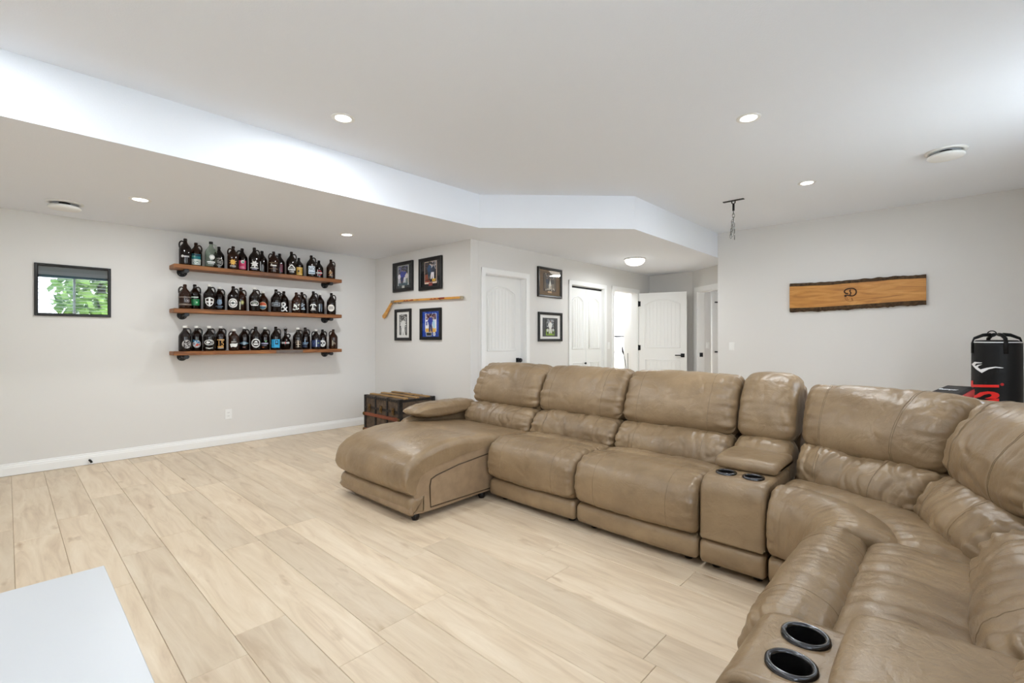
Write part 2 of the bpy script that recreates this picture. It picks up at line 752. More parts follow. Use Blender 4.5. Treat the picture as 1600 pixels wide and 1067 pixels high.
row = 0
x = .03 - PW * 11
npl = 0
while x < 8.2:
    y = YS + .01 - fr.random() * PL
    while y < YA:
        l = PL
        y0, y1 = max(y, YS), min(y + l, YA - .012)
        if x > XP - .1:
            y1 = min(y1, 4.13)
        if y1 - y0 > .04:
            cx, cy = x + PW / 2, (y0 + y1) / 2
            vis = (-.7 < x < 3.0 and y1 > .35) or (3.0 <= x < 3.7 and y1 > 4.2)
            if vis and npl < 300:
                o = bpy.data.objects.new('plank', plank_mesh(y1 - y0))
                o.location = (cx, cy, 0)
                link(o, fl)
                npl += 1
            else:
                stuff.box(x + .0006, x + PW - .0006, y0 + .0006, y1 - .0006, -.006, 0, .0012, 1)
        y += l
    x += PW
o = stuff.build('planking', M_FLOOR, fl, 'stuff')


# baseboards: stepped profile swept along straight runs
def baseboard(name, p, q, nrm):
    p, q, n = Vector(p), Vector(q), Vector(nrm)
    prof = [(0, 0.003), (.016, .003), (.016, .072), (.013, .08), (.013, .088), (.008, .096), (.007, .108), (0, .112)]
    pts = [p + n * a + Vector((0, 0, b)) for a, b in prof]
    return MB().prism(pts, q - p).build(name, M_TRIM, None, K)


baseboard('baseboard_shelves', (XW, YA - .0005, 0), (XP - .018, YA - .0005, 0), (0, -1, 0))
baseboard('baseboard_pictures', (XP - .0005, YD + .02, 0), (XP - .0005, YA - .001, 0), (-1, 0, 0))
baseboard('baseboard_doors', (4.775, YD - .0005, 0), (5.61, YD - .0005, 0), (0, -1, 0))
baseboard('baseboard_board', (XB - .0005, YS, 0), (XB - .0005, 2.485, 0), (-1, 0, 0))
baseboard('baseboard_south', (XW, YS + .0005, 0), (XB - .018, YS + .0005, 0), (0, 1, 0))


# ---------------------------------------------------------------- door casings and doors
def casing(name, a, b, h, y, w=.068, th=.018, jamb=T):
    """white casing and jamb lining round an opening in the wall y=YD (faces -y)"""
    m = MB()
    for s0, s1 in ((a - w + .008, a + .008), (b - .008, b + w - .008)):
        m.box(s0, s1, y - th, y, 0, h + w - .008, .004, 1)
    m.box(a - w + .008, b + w - .008, y - th - .0006, y - .0004, h - .008, h + w - .008, .004, 1)
    m.box(a - .002, a + .012, y, y + jamb, 0, h)
    m.box(b - .012, b + .002, y, y + jamb, 0, h)
    m.box(a, b, y, y + jamb, h - .012, h + .002)
    return m.build(name, M_TRIM, None, K)


casing('trim_1', *OPEN[0], YD)
casing('trim_2', *OPEN[1], YD)
casing('trim_3', *OPEN[2], YD)
m = MB()
cw = .075
ang_box(m, A_O0 - cw, A_O0 + .006, -.018, 0, 0, 2.04 + cw)
ang_box(m, A_O1 - .006, A_O1 + cw, -.018, 0, 0, 2.04 + cw)
ang_box(m, A_O0 - cw, A_O1 + cw, -.0185, -.0005, 2.034, 2.04 + cw + .001)
ang_box(m, A_O0, A_O0 + .014, 0, T, 0, 2.04)
ang_box(m, A_O1 - .014, A_O1, 0, T, 0, 2.04)
ang_box(m, A_O0, A_O1, 0, T, 2.026, 2.04)
m.build('trim_4', M_TRIM, None, K)


def arch_pts(x0, x1, z0, z1, rise, n=14):
    pts = [(x0, z0), (x1, z0), (x1, z1)]
    for i in range(1, n):
        t = i / n
        pts.append((x1 + (x0 - x1) * t, z1 + rise * math.sin(PI * t) ** .9))
    pts.append((x0, z1))
    return pts


def door_panels(parent, w, h, leaf=False):
    """two moulded panels on the -y face of a slab lying in x 0..w, local"""
    ex = .115 if not leaf else .075
    for (z0, z1, rise) in ((1.085, h - .205 if not leaf else h - .19, .085 if not leaf else .07), (.22, .87, 0.0)):
        n = 14 if rise else 1
        outer = arch_pts(ex, w - ex, z0, z1, rise, n) if rise else [(ex, z0), (w - ex, z0), (w - ex, z1), (ex, z1)]
        mo = MB()
        mo.tube([(a, -.0005, b) for a, b in outer], .011, 6, True, ((0, 1, 0), .75))
        d = .024
        inner = arch_pts(ex + d, w - ex - d, z0 + d, z1 - d * .7, rise, n) if rise else [(ex + d, z0 + d), (w - ex - d, z0 + d), (w - ex - d, z1 - d), (ex + d, z1 - d)]
        mo.tube([(a, -.0005, b) for a, b in inner], .005, 6, True, ((0, 1, 0), .8))
        mo.build('panel_moulding', M_DOOR, parent)
        gx = ex + d + .05
        while gx < w - ex - d - .02:
            t = (gx - ex) / (w - 2 * ex)
            top = z1 + rise * math.sin(PI * t) ** .9 - d * 1.3 if rise else z1 - d * 1.2
            bd = MB().prism([(gx - .0045, -.0002, z0 + d), (gx + .0045, -.0002, z0 + d), (gx + .002, -.0042, z0 + d), (gx - .002, -.0042, z0 + d)], (0, 0, top - z0 - d))
            bd.build('bead', M_DOOR, parent)
            gx += .062


def lever_or_knob(parent, x, z, knob=True, side=-1):
    m = MB()
    if knob:
        m.box(x - .03, x + .03, -.009, 0, z - .03, z + .03, .002, 1)
        R = Matrix.Rotation(PI / 2, 4, 'X')
        m.lathe([(0.0, .009), (.011, .009), (.011, .035), (.026, .04), (.029, .052), (.026, .064), (0, .066)], 16, (x, 0, z), R)
        return m.build('door_knob', M_BLACK, parent, label='black door knob on square plate')
    m.box(x - .031, x + .031, -.010, 0, z - .031, z + .031, .002, 1)
    m.lathe([(0, .009), (.010, .009), (.010, .045), (0, .045)], 12, (x, 0, z), Matrix.Rotation(PI / 2, 4, 'X'))
    m.box(min(x, x + side * .11) - .008, max(x, x + side * .11) + .008, -.054, -.041, z - .009, z + .009, .003, 1)
    return m.build('door_handle', M_BLACK, parent, label='black lever handle on square plate')


# door_1: closed, set back in the jamb
d1 = bx('door_1', 0, .73, 0, .035, .01, 2.02, M_DOOR, None, .002, K)
d1.location = (3.948, YD + .083, 0)
door_panels(d1, .73, 2.02)
lever_or_knob(d1, .665, .955)
# door_2: bifold closet pair
d2 = bx('door_2', 0, .439, 0, .03, .015, 2.005, M_DOOR, None, .002, K)
d2.location = (5.704, YD + .04, 0)
door_panels(d2, .439, 2.0, True)
lf = bx('leaf', .443, .882, 0, .03, .015, 2.005, M_DOOR, d2, .002)
e = bpy.data.objects.new('leaf_panel', None)
sub = bpy.data.objects.new('panel_group', None)
bpy.data.objects.remove(e)
bpy.data.objects.remove(sub)
# second leaf mouldings (shifted meshes, children of the leaf)
for ch in list(d2.children):
    if ch.name.startswith(('panel_moulding', 'bead')):
        c = ch.copy()
        C.objects.link(c)
        c.parent = lf
        c.location.x += .443
mk = MB()
mk.lathe([(0, 0), (.008, 0), (.008, .015), (.016, .02), (.016, .03), (0, .034)], 14, (.40, 0, .86), Matrix.Rotation(PI / 2, 4, 'X'))
mk.build('knob', M_BLACK, d2, label='small round black knob')
bx('track', 0.0, .885, .002, .03, 2.008, 2.03, M_BLACK, d2, 0, None, 'black sliding track above the leaves')
# door_3: open into the hall
d3 = bx('door_3', 0, .81, 0, .035, .012, 2.045, M_DOOR, None, .002, K)
hinge = Vector((7.708, YD - .026, 0))
d3dir = Vector((.20, -.80, 0)).normalized()
d3.location = hinge
d3.rotation_euler = (0, 0, math.atan2(d3dir.y, d3dir.x))
door_panels(d3, .81, 2.045)
lever_or_knob(d3, .745, .955, False, -1)
for z in (.25, 1.08, 1.86):
    hg = MB().box(-.012, .03, -.006, .004, z - .045, z + .045, .001, 1)
    hg.tube([(-.008, -.006, z - .05), (-.008, -.006, z + .05)], .0075, 8)
    hg.build('hinge', M_BLACK, d3, label='black butt hinge')

# room beyond door 3 (bathroom): white walls, a white shower door with a black rail
BM = pmat('white_bath_wall', 'f0f0ee', .5)
m = MB()
m.box(6.3, 6.36, YD + T, 6.6, 0, C2)
m.box(6.3, 9.4, 6.6, 6.66, 0, C2)
m.box(9.34, 9.4, YD + T, 6.6, 0, C2)
m.box(6.3, 9.4, YD + T, 6.66, C2, C2 + .05)
m.build('wall_bath', BM, None, K)
bx('wall_bath_partition', 7.98, 8.04, YD + T + .002, 4.56, 0, C2, BM, None, 0, K)
d5 = bx('door_5', 8.12, 8.95, 4.95, 4.985, .02, 2.10, pmat('frosted_shower_door', 'f6f7f7', .25), None, .003, K)
tb = MB().tube([(8.25, 4.90, 1.285), (8.60, 4.90, 1.285)], .016, 10)
for xx in (8.27, 8.58):
    tb.tube([(xx, 4.90, 1.285), (xx, 4.951, 1.285)], .009, 8)
tb.build('towel_rail', M_BLACK, d5, label='black towel rail')
tb = MB().box(8.19, 8.22, 4.925, 4.951, .93, 1.02, .003, 1)
tb.box(8.205, 8.29, 4.90, 4.915, .966, .984, .003, 1)
tb.tube([(8.205, 4.93, .975), (8.205, 4.90, .975)], .008, 8)
tb.build('door_handle', M_BLACK, d5, label='black lever handle')
lamp('bath_lamp', (7.6, 4.6, C2 - .03), P_BATH * .5, .5, (0, 0, 0), WARM)
lamp('bath_lamp', (8.2, 5.8, C2 - .03), P_BATH * .3, .4, (0, 0, 0), WARM)

# room beyond the angled door: grey wall, white bifold
m = MB()
ang_box(m, -.35, -.29, T, 2.6, 0, C2)
ang_box(m, 1.35, 1.41, T, 2.6, 0, C2)
ang_box(m, -.35, 1.41, 2.55, 2.6, 0, C2)
ang_box(m, -.35, 1.41, T + .001, 2.6, C2, C2 + .05)
m.build('wall_back_room', M_WALL, None, K)
m = MB()
ang_box(m, -.288, -.262, .575, 1.275, .02, 2.03)
d4 = m.build('door_4', M_DOOR, None, K)
m = MB()
ang_box(m, -.29, -.25, .535, .573, 0, 2.1)
ang_box(m, -.29, -.25, 1.277, 1.35, 0, 2.1)
ang_box(m, -.29, -.251, .535, 1.35, 2.032, 2.1)
m.build('trim_5', M_TRIM, None, K)
for z0, z1 in ((.2, .8), (.95, 1.8)):
    MB().tube([ang(-.261, n, z) for n, z in ((.68, z0), (1.18, z0), (1.18, z1), (.68, z1))], .010, 6, True).build('panel_moulding', M_DOOR, d4)
m = MB()
for z in (1.0, 1.9):
    ang_box(m, -.262, -.245, .59, .68, z - .012, z + .012)
m.build('hinge', M_BLACK, d4)
m = MB()
ang_box(m, A_O0 + .014, A_O0 + .018, .03, .09, .93, 1.0)
m.build('strike_plate', M_BLACK, bpy.data.objects['trim_4'], label='black strike plate')
lamp('back_room_lamp', ang(.6, 1.6, C2 - .03), 3, .4, (0, 0, 0), WARM)


# ---------------------------------------------------------------- windows (behind the camera; the first is mirrored in the framed picture's glass)
def window(name, a, b, z0, z1, fixed, horiz=True, y=None, outward=-1):
    """frame + pane + mullion in a wall hole.  horiz: wall runs along x at y; else along y at x=y"""
    def P(u0, u1, d0, d1, zz0, zz1, m):
        if horiz:
            m.box(u0, u1, min(y + d0 * outward, y + d1 * outward), max(y + d0 * outward, y + d1 * outward), zz0, zz1)
        else:
            m.box(min(y + d0 * outward, y + d1 * outward), max(y + d0 * outward, y + d1 * outward), u0, u1, zz0, zz1)
    fw = .05
    m = MB()
    P(a, a + fw, .05, .11, z0, z1, m)
    P(b - fw, b, .05, .11, z0, z1, m)
    P(a, b, .05, .11, z0, z0 + fw, m)
    P(a, b, .05, .11, z1 - fw, z1, m)
    P((a + b) / 2 - .02, (a + b) / 2 + .02, .055, .105, z0 + fw, z1 - fw, m)
    o = m.build(name, M_TRIM, None, K)
    m = MB()
    P(a + fw, b - fw, .078, .082, z0 + fw, z1 - fw, m)
    m.build('pane', M_PANE2, o)
    m = MB()
    cwid = .07
    P(a - cwid, a, -.016, 0, z0 - cwid, z1 + cwid, m)
    P(b, b + cwid, -.016, 0, z0 - cwid, z1 + cwid, m)
    P(a - cwid, b + cwid, -.0165, -.0005, z1, z1 + cwid, m)
    P(a - cwid - .02, b + cwid + .02, -.03, .05, z0 - .03, z0, m)
    m.build('window_trim', M_TRIM, o)
    return o


w1 = window('window_1', *WIN_S[0], WZ0, WZ1, True, True, YS)
w2 = window('added_window', *WIN_S[1], WZ0, WZ1, True, True, YS)  # unseen window, added to even out the room light
w3 = window('window_3', *WIN_S[2], WZ0, WZ1, True, True, YS)
# venetian blind of window 1
me = None
bx('blind_rail', WIN_S[0][0] + .01, WIN_S[0][1] - .01, YS - .045, YS - .005, WZ1 - .05, WZ1 - .002, pmat('dark_blind_rail', '3b4a52', .4), w1)
z = WZ1 - .09
while z > WZ0 + .03:
    if me is None:
        b = MB().box(WIN_S[0][0] + .012, WIN_S[0][1] - .012, -.022, .022, -.0012, .0012, 0)
        so = b.build('slat', pmat('blind_slat', 'dfe4e6', .4), w1)
        me = so.data
    else:
        so = bpy.data.objects.new('slat', me)
        link(so, w1)
    so.location = (0, YS - .026, z)
    so.rotation_euler = (.10, 0, 0)
    z -= .07

# outside: unseen ground made pale to bounce light to the ceiling, and a tree
bx('ground', -30, 40, -40, YS - T - .02, -.4, -.3, pmat('pale_bounce_ground', 'c9c9c4', .9, var=(3, .1)), None, 0, K)


def tree(name, x, y, h, r, seed, label):
    rr = random.Random(seed)
    t = thing(name, (x, y, -.3), label, 'tree', 0)
    MB().tube([(0, 0, 0), (.05, .03, h * .3), (.0, .08, h * .6), (.05, .02, h * .8)], [.16, .13, .09, .04], 8).build('trunk', M_BARK, t)
    m = MB()
    for i in range(1500):
        u = Vector((rr.gauss(0, 1), rr.gauss(0, 1), rr.gauss(0, 1))).normalized() * (rr.random() ** .4)
        c = Vector((u.x * r, u.y * r, h * .62 + u.z * h * .42))
        a = Vector((rr.gauss(0, 1), rr.gauss(0, 1), rr.gauss(0, 1))).normalized()
        b2 = a.cross(Vector((rr.gauss(0, 1), rr.gauss(0, 1), rr.gauss(0, 1)))).normalized()
        s = .10 + rr.random() * .10
        m.poly([c - a * s, c + b2 * s * .6, c + a * s, c - b2 * s * .6])
    m.build('foliage', pmat('leaf_green', '7fa04a', .6, var=(2, .4)), t, 'stuff', recalc=False)


tree('tree', 1.95, -6.5, 6.0, 1.15, 3, 'leafy green tree outside, mirrored in the glass of the left framed picture')

# ---------------------------------------------------------------- ceiling lamps and vents


def downlight(x, y, zc, power, label, big=False):
    t = thing('recessed_light', (x, y, zc), label, 'ceiling light', 0, 'recessed ceiling lights')
    MB().lathe([(.052, -.0005), (.052, -.004), (.060, -.006), (.076, -.004), (.078, -.0005)], 32).build('trim_ring', M_WPLAST, t)
    MB().lathe([(0, -.003), (.052, -.003)], 32).build('lamp_disc', M_LED, t)
    lamp('spot', (x, y, zc - .009), power, .10, (0, 0, 0), WARM)


downlight(1.588, 3.081, C1, P_SPOT, 'recessed light in the high ceiling in front of the bulkhead, above the chaise')
downlight(3.496, 1.032, C1, P_SPOT, 'recessed light in the high ceiling, nearest above the sofa console')
downlight(5.339, 1.046, C1, P_SPOT, 'recessed light in the high ceiling nearest to the wall with the wood slab')
downlight(.768, 4.997, C2, P_SPOT_LOW, 'recessed light in the low ceiling beside the round white vent')
downlight(2.614, 4.984, C2, P_SPOT_LOW, 'recessed light in the low ceiling above the right half of the bottle shelves')
# the grid goes on behind the camera
for (x, y) in ((1.588, 1.03), (-.3, 1.03), (-.3, 3.08)):
    lamp('spot', (x, y, C1 - .009), P_SPOT, .10, (0, 0, 0), WARM)
    MB().lathe([(.0, -.003), (.052, -.003), (.06, -.006), (.078, -.0005)], 24, (x, y, C1)).build('trim_9', M_WPLAST, None, K)

t = thing('dome_light', (6.267, 3.401, C2), 'frosted glass dome ceiling light in the low hall ceiling', 'ceiling light')
MB().lathe([(.0, -.001), (.15, -.001), (.155, -.012), (.15, -.02), (0, -.02)], 32).build('base_plate', M_WPLAST, t)
MB().lathe([(.146, -.021), (.14, -.045), (.115, -.075), (.075, -.095), (.03, -.104), (0, -.106)], 32).build('glass_shade', M_DOME, t)
for k in range(3):
    a = k * 2 * PI / 3 + .9
    MB().box(.138, .152, -.006, .006, -.035, -.015, .002, 1, Matrix.Rotation(a, 4, 'Z')).build('clip', pmat('nickel_clip', '9a9a98', .3, 1), t)
lamp('dome_lamp', (6.267, 3.401, C2 - .125), P_DOME, .25, (0, 0, 0), WARM)


def vent(x, y, zc, r, label):
    t = thing('ceiling_vent', (x, y, zc), label, 'vent', 0, 'round ceiling vents')
    MB().lathe([(r * .72, -.0005), (r * .74, -.012), (r, -.008), (r, -.0005)], 36).build('collar', M_WPLAST, t)
    MB().lathe([(0, -.026), (r * .74, -.028), (r * .86, -.036), (r * .88, -.046), (r * .82, -.055), (r * .35, -.060), (0, -.061)], 36).build('diffuser', M_WPLAST, t)
    MB().lathe([(r * .3, -.0005), (r * .3, -.026), (0, -.026)], 20).build('stem', M_DARKPL, t, label='stem coloured black as the shade in the gap behind the diffuser')  # black core paints the shade behind the diffuser


vent(.343, 5.602, C2, .125, 'round white air vent in the low ceiling near the left edge')
vent(5.208, .046, C1, .135, 'round white air vent in the high ceiling near the right edge')

# chain hook in the ceiling
t = thing('chain_hanger', (5.464, 1.77, C1), 'black ceiling bracket with a hanging steel chain', 'hanger')
m = MB().box(-.02, .02, -.11, .11, -.008, -.0005, .002, 1)
m.build('bracket', M_BLACK, t)
MB().tube([(.0, -.018, -.008), (0, -.016, -.03), (0, 0, -.04), (0, .016, -.03), (0, .018, -.008)], .006, 8).build('eye', M_BLACK, t)
MB().tube([(0, 0, -.04), (0, 0, -.115)], .012, 10).build('swivel', M_BLACK, t)


def linkpts(z, L, W, rot, x=0, y=0):
    pts = []
    for i in range(14):
        a = 2 * PI * i / 14
        u, v = W * math.cos(a), L * math.sin(a)
        pts.append((x + u * math.cos(rot), y + u * math.sin(rot), z + v))
    return pts


zz = -.135
for i in range(9):
    ox = 0 if i < 3 else .008 * ((-1) ** i)
    MB().tube(linkpts(zz, .026, .012, (i % 2) * PI / 2 + .5, ox, -ox), .0032, 6, True).build('chain_link', M_CHROME, t)
    zz -= .034
zz = -.25
for i in range(5):
    MB().tube(linkpts(zz, .026, .012, (i % 2) * PI / 2 + 1.2, .02, .018 + .004 * i), .0032, 6, True).build('chain_link', M_CHROME, t)
    zz -= .034

# ---------------------------------------------------------------- wall plates


def wall_plate(name, loc, rz, label, cat, sw=True):
    """local: on plane y=0 facing -y"""
    t = thing(name, loc, label, cat, rz)
    MB().box(-.036, .036, -.006, -.0005, -.058, .058, .002, 1).build('cover_plate', M_WPLAST, t)
    if sw:
        MB().box(-.017, .017, -.010, -.006, -.034, .034, .0015, 1).build('rocker', M_WPLAST, t)
    else:
        for s in (-1, 1):
            r = MB().box(-.017, .017, -.0085, -.006, s * .02 - .014, s * .02 + .014, .002, 1).build('receptacle', M_WPLAST, t)
            g = MB().box(-.007, -.005, -.0088, -.008, s * .02 - .004, s * .02 + .006)
            g.box(.005, .007, -.0088, -.008, s * .02 - .004, s * .02 + .006)
            g.build('slot', M_DARKPL, r)
    return t


wall_plate('wall_outlet', (1.780, YA, .352), 0, 'white wall outlet low on the wall under the bottle shelves', 'outlet', False)
wall_plate('light_switch', (6.735, YD, 1.125), 0, 'white light switch between the bifold closet and the open door', 'switch')
wall_plate('light_switch', (XB, 2.296, 1.130), -PI / 2, 'white light switch at the left end of the wall with the wood slab', 'switch')
p = ang(-.289, .47, 1.12)
wall_plate('light_switch', p, math.atan2(AN.y, AN.x), 'white light switch on the grey wall inside the far right doorway', 'switch')
m = MB()
m.tube([(.558, YA - .016, .045), (.558, YA - .035, .045), (.566, YA - .045, .036), (.572, YA - .05, .022)], .010, 8)
o = m.build('cable_stub', M_DARKPL)
tag(o, 'short black cable end poking out of the white baseboard', 'cable')

# ---------------------------------------------------------------- framed pictures


def frame(name, loc, rz, w, h, fw, fd, label, fmat=M_BLACKP, layers=(), ch=None, photo=None, pane=M_PANE, group=None):
    """local: wall plane y=0, picture faces -y, centred.  layers: list of (name, w, h, cx, cy, colour) boards; photo=(w,h,cx,cy,shapes)"""
    t = thing(name, loc, label, 'picture', rz, group)
    m = MB()
    prof = [(0, -.001), (0, -fd * .85), (fw * .2, -fd), (fw * .75, -fd * .9), (fw, -fd * .6), (fw, -.001)]
    rings = []
    for sx, sz in ((-1, -1), (1, -1), (1, 1), (-1, 1)):
        rings.append([m.bm.verts.new((sx * (w / 2 - a), d, sz * (h / 2 - a))) for a, d in prof])
    for i in range(4):
        a, b = rings[i], rings[(i + 1) % 4]
        for j in range(len(prof)):
            k = (j + 1) % len(prof)
            m.face([a[j], b[j], b[k], a[k]])
    m.build('frame', fmat, t)
    y = -.004
    bx('backing', -w / 2 + fw * .5, w / 2 - fw * .5, -.004, -.0015, -h / 2 + fw * .5, h / 2 - fw * .5, M_BLACKP, t)
    for (nm, lw, lh, cx, cz, col) in layers:
        bx(nm, cx - lw / 2, cx + lw / 2, y - .0016, y, cz - lh / 2, cz + lh / 2, cmat(col, .6), t)
        y -= .0017
    if photo:
        pw, ph, cx, cz, shapes = photo
        art('photograph', [('rect', 0, 0, pw, ph, shapes[0])] + shapes[1:], t,
            lambda u, v, l: Vector((u + cx, y - .0004 - l * .5, v + cz)), None, .0003, .5)
    bx('glass_pane', -w / 2 + fw * .8, w / 2 - fw * .8, -fd * .55 - .001, -fd * .55, -h / 2 + fw * .8, h / 2 - fw * .8, pane, t)
    return t


def player(cx, cy, s, jersey, pants, head='22252b', stick='c99b5a', skin='d9b199', flip=1):
    """a simple athlete figure from flat shapes, s = height"""
    f = flip
    X = lambda a: cx + f * a * s
    Y = lambda b: cy + b * s
    q = lambda pts: [(X(a), Y(b)) for a, b in (pts if f > 0 else pts[::-1])]
    return [
        ('line', q([(-.05, .12), (.34, -.46)]), .03 * s, stick),
        ('poly', q([(-.15, -.48), (-.02, -.48), (.02, -.05), (-.14, -.05)]), pants),
        ('poly', q([(.06, -.46), (.20, -.48), (.13, -.03), (-.02, -.03)]), pants),
        ('poly', q([(-.17, -.07), (.15, -.07), (.20, .20), (.12, .33), (-.10, .33), (-.22, .18)]), jersey),
        ('poly', q([(.12, .30), (.24, .12), (.12, .02), (.06, .08)]), jersey),
        ('poly', q([(-.10, .31), (-.28, .10), (-.12, .02), (-.08, .10)]), jersey),
        ('disc', X(.02), Y(.39), .055 * s, .065 * s, skin),
        ('poly', q([(-.05, .39), (.10, .40), (.09, .46), (.02, .49), (-.04, .46)]), head),
    ]


RX = -PI / 2     # for pictures on the wall x=XP facing -x
# left picture with the mirrored window
sh = ['2a4a55', ('rect', 0, .18, .46, .05, '1d3a44'), ('rect', -.1, -.02, .20, .30, '35606a'), ('rect', .12, -.05, .18, .26, '20404a')]  # dark top band paints the blind rail's reflection into the print
frame('framed_print', (.4475, YA, 1.697), 0, .545, .490, .026, .022, 'black framed dark print under reflective glass, alone at the left of the shelves',
      layers=[('mat_board', .50, .445, 0, 0, '1f333b')], photo=(.46, .40, 0, 0, sh), pane=pane_mat('glossy_pane', .30))
# four on the wall above the trunk
zc = lambda a, b: (a + b) / 2
s1 = ['2f3548', ('dots', 0, .075, .20, .09, 60, .009, 1, '8a87b8'), ('dots', 0, .07, .20, .09, 40, .008, 2, '3c4a2e'), ('rect', 0, -.10, .215, .09, '3d5560')] + \
    player(-.02, -.015, .20, '3a47a8', '26356e') + player(.05, -.02, .19, '3346a0', 'dfe4ee', flip=-1) + player(-.085, -.04, .15, 'e8e6f0', 'c9c9d6') + player(.09, -.04, .16, 'd8d2d0', '7d8a86')
frame('framed_photograph', (XP, 5.495, 2.084), RX, .47, .405, .046, .03, 'black framed team photograph with silver plate, upper left above the hockey stick',
      layers=[('mat_board', .385, .335, 0, 0, '182124'), ('mat_board', .26, .275, 0, .02, 'c8ccca'), ('plaque', .06, .035, 0, -.135, 'b9bab2')],
      photo=(.225, .24, 0, .025, s1))
s2 = ['28262c', ('dots', -.05, .05, .1, .16, 40, .012, 3, '5b4a44'), ('dots', .06, .08, .1, .1, 30, .01, 4, 'c9c2c6'), ('rect', -.07, -.06, .08, .07, '8a4a36'), ('rect', .07, -.105, .07, .035, 'd9a83e'), ('rect', -.06, -.115, .1, .02, '9a4a3a')] + \
    player(-.015, .02, .22, '2c4a72', '1f3f52') + player(.045, .01, .21, '27324a', 'ece6ec', flip=-1) + [('line', [(.0, .1), (.04, .06)], .008, 'eef0f4'), ('line', [(.02, .05), (.07, .09)], .008, 'dfe4ee')]
frame('framed_photograph', (XP, 4.885, 2.070), RX, .475, .415, .048, .03, 'black framed action photograph with a red plate, upper right above the hockey stick',
      layers=[('mat_board', .39, .345, 0, 0, '171416'), ('mat_board', .255, .285, 0, .015, 'e3c9b6'), ('plaque', .075, .04, 0, -.135, '8b3b35')],
      photo=(.235, .255, 0, .02, s2))
s3 = ['8c8c8a', ('dots', 0, .04, .14, .2, 90, .010, 5, '3a3a3a'), ('dots', 0, .05, .14, .18, 60, .008, 6, 'd8d8d6'), ('rect', 0, -.12, .16, .04, '6f6f6d')] + \
    player(0, -.03, .26, 'e9e9e7', 'f1f1ef', '2b2b2b', '2c2c2c', 'bdbdbb')
frame('framed_photograph', (XP, 5.497, 1.428), RX, .38, .43, .040, .028, 'narrow black framed black and white photograph in a white mat under the hockey stick',
      layers=[('mat_board', .32, .37, 0, 0, 'efeeea'), ('mat_board', .185, .275, 0, 0, '39393a')],
      photo=(.165, .245, 0, 0, s3))
s4 = ['e9eaf0', ('rect', 0, .075, .215, .075, '3b2330'), ('dots', 0, .075, .2, .065, 46, .007, 8, '9a6a76'), ('dots', 0, .075, .2, .065, 30, .006, 9, 'e0d8e0'), ('rect', 0, -.10, .215, .05, 'e3b04a'), ('poly', [(.03, .02), (.08, .03), (.09, -.07), (.05, -.07)], 'a9d4e8'), ('rect', -.085, -.01, .03, .05, '5a62a8')] + \
    player(-.005, -.01, .23, '2b3f9c', '26326e')
f4 = frame('framed_photograph', (XP, 4.882, 1.425), RX, .435, .405, .040, .03, 'black framed hockey player photograph in a bright blue mat with a puck and plate',
           layers=[('mat_board', .36, .335, 0, 0, '2348a8'), ('mat_board', .235, .23, 0, .02, 'e8e9ee')], photo=(.215, .21, 0, .02, s4))
onmat = lambda u, v, l: Vector((u, -.0095 - l, v))
for cx_m, w_m in ((-.10, .012), (.045, .012), (.095, .014)):
    art('mat_mark', [('rect', cx_m, .135, w_m, .02, '8fb4ea')], f4, onmat)
art('mat_line', [('rect', -.02, .136, .10, .006, '2a57bd')], f4, onmat)
art('name_plate', [('rect', -.035, -.128, .115, .052, 'd6dbe4'), ('rect', -.035, -.128, .10, .04, '1a1c20')], f4, onmat)
art('puck_emblem', [('disc', .075, -.128, .026, .026, 'eceef2'), ('ring', .075, -.128, .014, .014, .006, '1f2a5c')], f4, onmat)
# two on the door wall
s5 = ['6a5a48', ('dots', 0, .06, .20, .09, 60, .011, 11, 'a79a88'), ('dots', 0, .05, .20, .1, 50, .009, 12, '3d3b40')] + player(-.06, -.02, .16, '3a4256', '5a5a60') + player(.0, -.03, .17, '2c2d33', 'e8e4da') + \
    player(.06, -.02, .16, '4a4440', '8a8478', flip=-1) + [('poly', [(-.03, -.06), (.03, -.06), (0, .03)], 'f2efe8'), ('dots', .0, -.11, .2, .03, 20, .008, 13, 'd0c8ba')]
frame('framed_photograph', (5.182, YD, 2.017), 0, .535, .410, .036, .03, 'black framed photograph with bronze mat, upper of two beside the first door',
      fmat=pmat('black_gold_frame', '1c1712', .3, .2),
      layers=[('gold_lip', .47, .345, 0, 0, 'b08a4c'), ('mat_board', .45, .325, 0, 0, '6e522f'), ('mat_board', .285, .25, 0, .005, '3d2c1a'), ('plaque', .085, .025, 0, -.128, 'd8b48a')],
      photo=(.245, .205, 0, .018, s5), pane=pane_mat('glossy_pane_small', .10))
s6 = ['2d2f30', ('dots', 0, .05, .16, .11, 90, .007, 15, '8a8e92'), ('dots', 0, .05, .16, .1, 50, .006, 16, 'd9dde0'), ('rect', 0, -.075, .19, .085, '8db42e'), ('dots', 0, -.07, .18, .07, 26, .006, 17, '5d7a1c')] + \
    player(0, .0, .19, 'f0f0ee', 'e8e8e4', '1d1d1f') + player(-.06, -.06, .10, 'd8d8d6', '30343a') + player(.06, -.055, .1, 'c9ccd0', '30343a', flip=-1)
frame('framed_photograph', (5.194, YD, 1.403), 0, .53, .405, .036, .028, 'black framed green field photograph in a white mat, lower of two beside the first door',
      layers=[('mat_board', .47, .345, 0, 0, 'eeedea'), ('mat_board', .335, .26, 0, -.005, '45474a')], photo=(.245, .20, 0, 0, s6))

